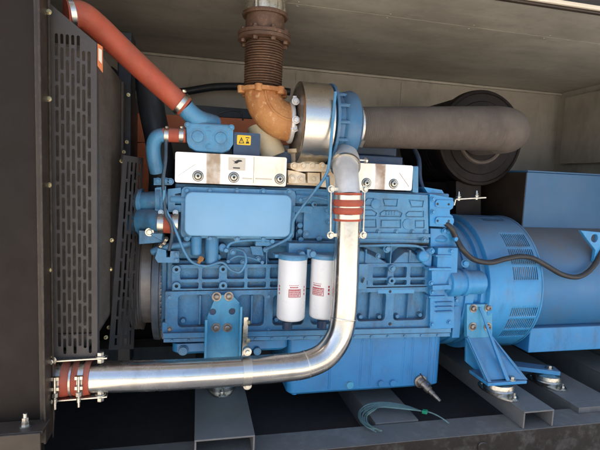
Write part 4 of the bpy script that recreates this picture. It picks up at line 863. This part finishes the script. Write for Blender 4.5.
m = MB(); m.tube(spline([Vector((.585, TY-.02, TZ-.10)), P(346, 160, 1.74), P(345.5, 168, 1.69), P(347, 180, 1.645), P(347.7, 196, 1.622)], 6), lambda t: .05+.004*math.sin(t*6), 28); m.build('outlet_elbow', M['alu'], tu)
m = MB(); pa, pb = P(345.3, 166, 1.70), P(345.5, 160, 1.73); m.lathe(pa, pb-pa, [(-.006, .053), (-.005, .060), (.006, .060), (.008, .053)], 32); m.build('outlet_clamp', M['steel'], tu)
m = MB()
m.bar(P(337, 158, 1.72), P(343, 158.5, 1.72), .012, .012); m.hexbolt(P(337, 160, 1.715), (-1, 0, 0), .009); m.hexbolt(P(365, 160.5, 1.715), (1, 0, 0), .009); m.bar(P(358, 160, 1.715), P(366, 160.5, 1.715), .006, .006); m.build('clamp_bolt', M['zinc'], tu)

# ------------------------------------------------------------------ exhaust stack
ex = thing('exhaust_pipe', 'rusty exhaust bellows and orange cast elbow rising from turbocharger to roof', 'exhaust pipe', (P(263, 90, TY).x, TY, P(263, 95, TY).z))
EX = P(263.5, 70, TY).x
zz = lambda y: P(263.5, y, TY).z
prof = [(0, .062), (.0005, .078)]
z0, z1 = zz(88.5), zz(43); n = 17
for k in range(n):
    t = (z1-z0-.012)*(k+.0)/n+.006; dz = (z1-z0-.012)/n
    prof += [(t, .068), (t+dz*.25, .0755), (t+dz*.5, .077), (t+dz*.75, .0755)]
prof += [(z1-z0-.005, .070), (z1-z0, .070)]
m = MB(); m.lathe((EX, TY, z0), (0, 0, 1), prof, 48); m.build('bellows', M['rust_dark'], ex)
m = MB(); zf = zz(42.5); m.lathe((EX, TY, zf), (0, 0, 1), [(0.0005, .07), (.0006, .104), (.002, .106), (.014, .106), (.0155, .104), (.0156, .07)], 56); m.lathe((EX, TY, zf+.0158), (0, 0, 1), [(0, .07), (.0005, .106), (.013, .106), (.015, .103), (.0152, .07)], 56); fl = m.build('flange', M['rust_dark'], ex)
for k in range(8):
    a = 2*math.pi*(k+.3)/8; b = MB(); c = Vector((EX+.089*math.cos(a), TY+.089*math.sin(a), zf+.031)); b.hexbolt(c, (0, 0, 1), .010, .011); b.hexbolt(c-Vector((0, 0, .031)), (0, 0, -1), .010, .012, False); b.build('bolt', M['rust_dark'], fl)
m = MB(); m.cyl((EX, TY, zf+.032), (EX, TY, RZ+.3), .077, seg=48); m.build('stack_pipe', M['rust_dark'], ex)
zc_ = P(263.5, 9.5, TY-.09).z
m = MB(); m.lathe((EX, TY, zc_), (0, 0, 1), [(0, .079), (0, .088), (.004, .091), (.012, .091), (.014, .088), (.0145, .079)], 48, (False, False)); m.build('roof_collar', M['rust_dark'], ex)
m = MB(); rng = random.Random(2); rs = []
for j in range(5): rs.append([Vector((EX+(.083+rng.uniform(-.004, .003))*math.cos(2*math.pi*k/60), TY+(.083+rng.uniform(-.004, .003))*math.sin(2*math.pi*k/60), zc_+.0148+j*(RZ+.1-zc_)/4)) for k in range(60)])
m.rings(rs, (False, False)); m.build('foil_lagging', M['zinc'], ex, ang=5)
# elbow
m = MB(); e0 = Vector((EX, TY, zz(91))); ez = TZ
EXR = .392-.02
rad = e0.z-ez
pts = [e0+Vector((0, 0, .004))]
for k in range(0, 13):
    a = R(90*k/12); pts.append(Vector((EX+(EXR-EX)*(1-math.cos(a)), TY, e0.z-rad*math.sin(a))))
m.tube(pts, lambda t: .074+.003*t, 36); el = m.build('cast_elbow', M['rust'], ex)
m = MB()
for k in range(1, 12):
    pass
pr = [q+Vector((0, -.0745, 0)) for q in pts[1:]]
pr = [Vector((q.x-.006*math.sin(i/12*1.57), TY-.0745, q.z)) for i, q in enumerate(pts[1:])]
m.tube(pr, .0055, 10); m.build('seam_rib', M['rust'], el)
m = MB(); m.lathe(e0+Vector((0, 0, -.012)), (0, 0, 1), [(0, .075), (.001, .094), (.003, .096), (.016, .096), (.018, .094), (.0185, .07)], 48)
for k in range(6):
    a = 2*math.pi*(k+.2)/6; c = e0+Vector((.09*math.cos(a), .09*math.sin(a), -.012)); m.lathe(c, (0, 0, 1), [(-.006, .014), (.018, .016), (.022, .014)], 14)
m.build('elbow_flange', M['rust'], el, .001)
m = MB(); m.lathe((EXR-.014, TY, ez), (1, 0, 0), [(0, .077), (.002, .084), (.010, .086), (.016, .084), (.018, .077)], 48)
for sgn in (1, -.4): m.bar(Vector((EXR-.008, TY-.05, ez+.083*sgn)), Vector((EXR+.006, TY-.05, ez+.083*sgn)), .02, .03); m.hexbolt(Vector((EXR, TY-.068, ez+.075*sgn)), (0, -1, .2), .011)
m.hexbolt(Vector((EXR, TY-.09, ez)), (0, -1, 0), .011)
m.build('vband_clamp', M['alu'], ex, .002)

# ------------------------------------------------------------------ intake hose + air filter
ih = thing('air_intake_hose', 'thick brown ribbed intake hose from turbocharger to black air filter', 'intake hose', (1.0, TY, CZ+.1))
xf = P(482, 138, 2.17).x
HX = xf-.035
bend = .12
path = [Vector((.655, TY, TZ))]
L0 = HX-bend-.655
for k in range(1, 150): path.append(Vector((.655+L0*k/150, TY, TZ+.038*k/150)))
for k in range(0, 41):
    a = R(90*k/40); path.append(Vector((HX-bend+bend*math.sin(a), TY+bend*(1-math.cos(a)), TZ+.038)))
for k in range(1, 20): path.append(Vector((HX, TY+bend+.19*k/20, TZ+.038)))
NP = len(path)
cnt = [0]
def rib(t):
    i = round(t*(NP-1)); base = .083+.017*min(1, t/.75)
    return base + (.0017 if i % 2 == 0 else 0)
m = MB(); m.tube(path, rib, 44); m.build('ribbed_hose', M['hosebrown'], ih)
m = MB(); m.lathe((.650, TY, TZ), (1, 0, 0), [(-.004, .084), (-.004, .0895), (.014, .0895), (.014, .084)], 44, (False, False)); m.bar(Vector((.657, TY-.085, TZ-.06)), Vector((.657, TY-.06, TZ-.085)), .014, .01); m.build('hose_clamp', M['zinc'], ih)
m = MB(); m.cyl((.64, TY, TZ), (.66, TY, TZ), .09, seg=40); m.build('cuff', M['alu'], ih)
af = thing('air_filter', 'large round black air filter canister on the back wall', 'air filter', (xf, 2.35, CZ))
FZ = P(477, 138.5, 2.2).z
m = MB(); m.lathe((xf, 2.17, FZ), (0, 1, 0), [(0, .11), (.0, .19), (.006, .195), (.006, .232), (.0, .236), (.004, .250), (.012, .254), (.03, .256), (.045, .256), (.046, .240), (.50, .240), (.50, .1)], 80); m.build('canister', M['filterblack'], af, ang=30)
m = MB(); m.lathe((xf, 2.165, FZ-.0), (0, 1, 0), [(.0, .12), (-.006, .128), (-.006, .135), (.006, .14)], 60, (False, False)); m.build('inlet_ring', M['hosebrown'], af)
m = MB()
for k in range(46):
    a = 2*math.pi*k/46
    for j in range(3): m.lathe((xf+.2365*math.cos(a), 2.24+j*.026, FZ+.2365*math.sin(a)), (math.cos(a), 0, math.sin(a)), [(-.002, .007), (.003, .007)], 8)
m.build('dimple_band', M['hosebrown'], af)
m = MB()
for k in range(7): m.lathe((xf, 2.34+k*.04, FZ), (0, 1, 0), [(0, .236), (.004, .241), (.012, .241), (.016, .236)], 60, (False, False))
m.build('canister_ribs', M['filterblack'], af)
m = MB(); a = P(459, 200, 2.15); m.plate(poly([(456, 181), (481, 178), (481, 223), (456, 223)], 2.2), [], 2.2, .10); fb = m.build('stand', M['filterblack'], af, .003)
m = MB(); m.bar(P(452.5, 199, 1.90), P(482.5, 197.3, 1.90), .06, .006); m.bar(P(453, 198.5, 1.90), P(451.5, 205, 1.90), .05, .006, Vector((1, 0, 0)))
sb = m.build('angle_strap', M['zinc'], af, .001)
for x, y in ((458.5, 198), (476.3, 197)):
    b = MB(); c = P(x, y, 1.885); b.hexbolt(c+Vector((0, 0, .004)), (0, 0, 1), .009, .012); b.lathe(c+Vector((0, 0, .018)), (0, 0, 1), [(0, .005), (.012, .003)], 10); b.lathe(c-Vector((0, 0, .013)), (0, 0, 1), [(0, .006), (.001, .009), (.0295, .009), (.031, .005)], 6); b.build('bolt', M['zinc'], sb)

# ------------------------------------------------------------------ charge-air pipe
cp = thing('charge_air_pipe', 'polished steel charge-air pipe bending up in front of the engine', 'pipe', (0.1, 1.55, 0.83))
ctl = [(44, 379, 1.50), (90, 377, 1.50), (150, 375.6, 1.505), (200, 373.4, 1.515), (250, 370.3, 1.53), (285, 367.5, 1.55), (306, 364.3, 1.56), (325, 355.5, 1.57), (338, 338.5, 1.58), (343.2, 318, 1.59), (345.2, 290, 1.60), (346.3, 255, 1.61), (347.6, 215, 1.62)]
path = spline([P(*c) for c in ctl], 9)
m = MB(); m.tube(path[9*1-7:], .050, 56); m.build('steel_pipe', M['chrome'], cp, ang=60)
for f in (.50, .755):
    i_ = int(f*(len(path)-1)); d_ = (path[i_+1]-path[i_-1]).normalized(); b = MB(); rngw = random.Random(4); rs_ = []
    a_ = d_.orthogonal().normalized(); b_ = d_.cross(a_)
    for off, rad in ((-.0035, .0499), (-.0015, .0507), (.0015, .0507), (.0035, .0499)):
        rs_.append([path[i_]+d_*(off+rngw.uniform(-.0006, .0006))+(a_*math.cos(2*math.pi*k/72)+b_*math.sin(2*math.pi*k/72))*(rad+rngw.uniform(0, .0004)) for k in range(72)])
    b.rings(rs_, (False, False)); b.build('weld_bead', M['steel'], cp, ang=60)
# left red hose
def hose_on(ctr, d, prof, name, mt, parent, seg=48): b = MB(); b.lathe(ctr, d, prof, seg, (False, False)); return b.build(name, M[mt], parent, ang=50)
def PF(x, y):
    q = P(x, y, 1.447); return Vector((q.x, 1.50, P(x, y, 1.50).z))
pL, pR = PF(49, 378.6), PF(87.8, 377); dL = (pR-pL); LL = dL.length; dL.normalize()
hprof = [(0, .051)]
for k in range(25):
    t = k/24; hprof.append((LL*t, .0535+.004*abs(math.sin(t*math.pi*2))**1.5))
hprof += [(LL, .051)]
hL = hose_on(pL, dL, hprof, 'red_hose', 'red', cp)
def tclamp(ctr, d, r, parent, ang, hang):
    b = MB(); b.lathe(ctr-d*.008, d, [(0, r), (0, r+.0015), (.016, r+.0015), (.016, r)], 48, (False, False))
    q = ctr+Vector((0, -(r+.004)*math.cos(ang), (r+.004)*math.sin(ang)))
    for k in (-1, 1): b.bar(q+Vector((0, 0, k*.016))-d*.011, q+Vector((0, 0, k*.016))+d*.011, .012, .010)
    b.cyl(q+Vector((0, -.006, .022)), q+Vector((0, -.006, -hang)), .0042, seg=10)
    b.lathe(q+Vector((0, -.006, -.028)), (0, 0, -1), [(0, .0085), (.012, .0085)], 6); b.lathe(q+Vector((0, -.006, -.045)), (0, 0, -1), [(0, .0065), (.014, .0065)], 12)
    return b.build('t_bolt_clamp', M['zinc'], parent)
tclamp(PF(56.0, 378), dL, .0565, hL, R(8), .078); tclamp(PF(79.5, 377), dL, .0565, hL, R(8), .075)
b = MB(); b.lathe(PF(68.8, 377.5)-dL*.004, dL, [(0, .0535), (.001, .0575), (.007, .0575), (.008, .0535)], 48, (False, False)); b.build('hose_ring', M['zinc'], hL)
for y0, y1 in ((360.5, 357), (400, 395.5)):
    b = MB(); a, c = P(50.5, y0, 1.465), P(107.5, y1, 1.475); b.bar(a, c, .022, .005, Vector((0, 0, 1)))
    q = P(100.5, (y0*.1+y1*.9), 1.47); b.hexbolt(q+Vector((0, 0, .003)), (0, 0, 1), .011, .012); b.hexbolt(q-Vector((0, 0, .003)), (0, 0, -1), .011, .014, False)
    q = P(51.5, y0, 1.45); b.hexbolt(q, (0, -1, 0), .010, .012); b.build('tie_strap', M['zinc'], cp, .001)
# upper red hose
pB, pT = P(347.4, 220.5, 1.62), P(348.0, 192.5, 1.62); dV = pT-pB; LV = dV.length; dV.normalize()
prof = [(0, .05), (0, .0535)]
for k in range(1, 29):
    t = k/29; prof.append((LV*t, .0535+.0045*math.exp(-((t-.37)/.09)**2)+.0045*math.exp(-((t-.64)/.09)**2)))
prof += [(LV, .0535), (LV, .05)]
hU = hose_on(pB, dV, prof, 'red_hose', 'red', cp)
for t in (.16, .84):
    b = MB(); b.lathe(pB+dV*(LV*t-.0085), dV, [(0, .0535), (0, .0555), (.017, .0555), (.017, .0535)], 48, (False, False)); q = pB+dV*LV*t; b.bar(q+Vector((-.03, -.05, 0)), q+Vector((.0, -.0585, 0)), .012, .014, Vector((0, 0, 1))); b.build('hose_clamp', M['steel'], hU)
b = MB(); b.lathe(pB+dV*(LV*.505-.003), dV, [(0, .054), (.0005, .0565), (.005, .0565), (.006, .054)], 48, (False, False)); b.build('hose_ring', M['zinc'], hU)
for x, x2 in ((331.2, 330.5), (364.6, 363.2)):
    b = MB(); a, c = P(x, 189, 1.61), P(x2, 235, 1.60); b.cyl(a, c, .0038, seg=12)
    for q in (a, c):
        b.hexbolt(q, (0, -1, 0), .0095, .012); b.bar(q, q+Vector((.035 if x < 345 else -.035, .006, 0)), .012, .012)
    b.build('tie_rod', M['zinc'], cp)
# saddle clamp
i0 = min(range(len(path)), key=lambda i: (path[i]-P(247, 370, 1.53)).length); dS = (path[i0+1]-path[i0-1]).normalized()
b = MB(); b.lathe(path[i0]-dS*.016, dS, [(0, .0502), (0, .0522), (.032, .0522), (.032, .0502)], 48, (False, False)); sc_ = b.build('saddle_clamp', M['steel'], cp, ang=50)
for y in (352, 386):
    b = MB(); c = P(247.5, y, 1.512); b.lathe(c, (0, 1, 0), [(0, .015), (.022, .015)], 20); b.hexbolt(c, (0, -1, 0), .009); b.build('lug', M['zinc'], sc_, .001)

# ------------------------------------------------------------------ red coolant hose, black hose, orange frame
rc = thing('coolant_hose', 'long red silicone hose slanting down from radiator to thermostat housing', 'hose', P(130, 60, 1.75))
hp = spline([P(66, 13, 1.62), P(82, 15, 1.64), P(98, 27, 1.67), P(120, 48, 1.71), P(150, 76, 1.76), P(172, 96, 1.79), P(185, 107, 1.80)], 10)
m = MB(); m.tube(hp, lambda t: .042-.002*t, 32); hz = m.build('silicone_hose', M['red'], rc, ang=60)
for f in (.05, .955):
    i = int(f*(len(hp)-1)); d = (hp[i+1]-hp[i-1]).normalized(); b = MB(); b.lathe(hp[i]-d*.008, d, [(0, .0415), (0, .0445), (.016, .0445), (.016, .0415)], 36, (False, False)); b.hexbolt(hp[i]+Vector((.01, -.02, .042)), (0, -.3, 1), .007); b.build('hose_clamp', M['zinc'], rc)
m = MB(); m.tube(spline([P(148, 78, 2.0), P(152, 110, 1.98), P(158, 140, 1.96), P(162, 175, 1.95), P(160, 210, 1.95)], 8), .052, 28); tag(m.build('black_hose', M['black']), 'thick black rubber hose hanging behind the small red hose joint', 'hose')
ob = thing('orange_frame', 'orange painted steel frame panel behind the engine', 'frame panel', (P(215, 150, 2.45).x, 2.45, .6))
m = MB(); m.plate(poly([(136, 113), (291, 121), (291, 145), (136, 142)], 2.45), [], 2.45, .03); m.plate(poly([(133, 142.6), (152, 142.8), (152, 260), (133, 262)], 2.45), [], 2.45, .03); m.build('panel', M['orange'], ob, .003)
m = MB(); m.plate(poly([(180, 104), (292, 112), (292, 120.5), (180, 115.5)], 2.5), [], 2.5, .02); m.build('top_edge', M['black'], ob, .003)

# ------------------------------------------------------------------ pipes, wires, cables
def wire(name, label, cat, pts, r, mt, n=8):
    b = MB(); b.tube(spline([P(*q) for q in pts], n), r, 12); return tag(b.build(name, M[mt]), label, cat)
wire('oil_pipe', 'thin blue steel oil pipe running down beside the turbocharger to the oil cooler', 'pipe', [(335.5, 92, 1.69), (332, 130, 1.67), (329.5, 160, 1.67), (326, 175, 1.69), (314, 192, 1.72), (300, 210, 1.74), (293.5, 221, 1.745), (292, 234, 1.75)], .0058, 'blue')
wire('oil_pipe', 'short blue steel pipe dropping left of the upper red hose', 'pipe', [(327.5, 176, 1.69), (328.5, 190, 1.71), (330, 205, 1.74), (330.5, 214, 1.77)], .008, 'blue')
wire('oil_pipe', 'slanting blue pipe below the oil cooler cover, left of filters', 'pipe', [(266, 249.5, 1.79), (278, 244, 1.77), (288, 238.5, 1.76), (293, 231, 1.755)], .0065, 'blue')
wire('sensor_wire', 'thin blue grey sensor wire looping below the oil cooler cover', 'wire', [(164, 190, 1.73), (164, 205, 1.735), (171, 220, 1.735), (178, 236, 1.735), (184, 251, 1.745), (192, 262, 1.755), (206, 266, 1.765), (222, 262.5, 1.77), (231, 270, 1.765), (240, 272, 1.76), (246, 262, 1.76), (244, 252, 1.77), (236, 249, 1.79)], .0052, 'blue')
wire('harness_wire', 'dark wire hanging down beside the water pump', 'wire', [(166, 142, 1.78), (165.5, 160, 1.75), (163, 180, 1.735), (164, 200, 1.735), (166, 215, 1.73), (171, 224, 1.725), (172, 236, 1.73), (169, 250, 1.75)], .0065, 'wire_grey')
wire('signal_cable', 'thin grey wire above the blue thermostat housing', 'wire', [(190, 122, 1.86), (206, 122, 1.90), (218, 114, 1.93), (228, 111, 1.95), (240, 112, 1.97), (243, 120, 1.95)], .004, 'black')
wire('conduit', 'black conduit crossing the back wall behind the exhaust bellows', 'conduit', [(110, 70, 2.6), (130, 84, 2.7), (150, 90, 2.75), (180, 92, 2.78), (215, 87, 2.78), (250, 87, 2.78), (290, 92, 2.78)], .022, 'black')
wire('breather_pipe', 'dark thin pipe rising behind the second bright heat shield', 'pipe', [(424, 192, 1.90), (420, 178, 1.92), (419, 160, 1.95), (414, 148, 2.0)], .010, 'blue_dark')
wire('power_cable', 'black power cable sagging across the alternator vent shroud', 'cable', [(444, 222, 1.80), (451, 228, 1.78), (456, 238, 1.785), (463, 250, 1.76), (474, 259.5, 1.785), (490, 262.5, 1.795), (505, 259, 1.795), (520, 256.5, 1.795), (533, 258.5, 1.795), (547, 266, 1.795), (562, 274.5, 1.785), (577, 277, 1.80), (589, 271, 1.82), (598, 259, 1.84), (606, 240, 1.86)], .0125, 'cable', 10)

# coil of clear tubing on the middle channel
m = MB(); cc = PZ(392, 411, .44); rng = random.Random(5)
pts = []
x0, y0 = cc.x-.02, cc.y+.01
for j in range(8):
    f = j/7; e = rng.uniform
    cl = [(421, 411, .012), (405, 405.5+f*3.5, .02+.01*f), (386-f*5, 402.5+f*4.5, .03-.01*f), (368+f*7+e(-2, 2), 404+f*6, .024), (358.5+f*9+e(-1, 1), 412+f*4, .012), (360+f*8+e(-1, 1), 421+f*1.5, .006), (366+f*7+e(-2, 2), 427+e(-1, 1), .004), (376+f*6, 431+e(-1.5, 1), .004)]
    pts.append([PZ(x, y, .4405+.003+h+j*.001) for x, y, h in cl])
gl = bpy.data.materials.new('clear_tubing'); gl.use_nodes = True; bb = gl.node_tree.nodes['Principled BSDF']; bb.inputs['Base Color'].default_value = (.42, .60, .57, 1); bb.inputs['Roughness'].default_value = .15; bb.inputs['Transmission Weight'].default_value = .75; bb.inputs['IOR'].default_value = 1.35
M['clear'] = gl
co = thing('tubing_coil', 'loose coil of clear greenish tubing with green tape on the middle channel', 'tubing', (cc.x, cc.y, .44))
for q in pts: m.tube(spline(q, 7), .0028, 8)
m.tube(spline([PZ(419, 410.6, .455), PZ(430, 412.5, .465), PZ(440, 417, .455), PZ(449, 423.5, .44)], 6), .0028, 8)
m.build('loops', M['clear'], co)
b = MB(); a, c = PZ(422.3, 411.3, .457), PZ(427.5, 412.2, .460); b.bar(a, c, .022, .014); b.build('green_tape', M['green'], co, .003)

for o in list(bpy.data.objects):
    if '_o' in o: del o['_o']
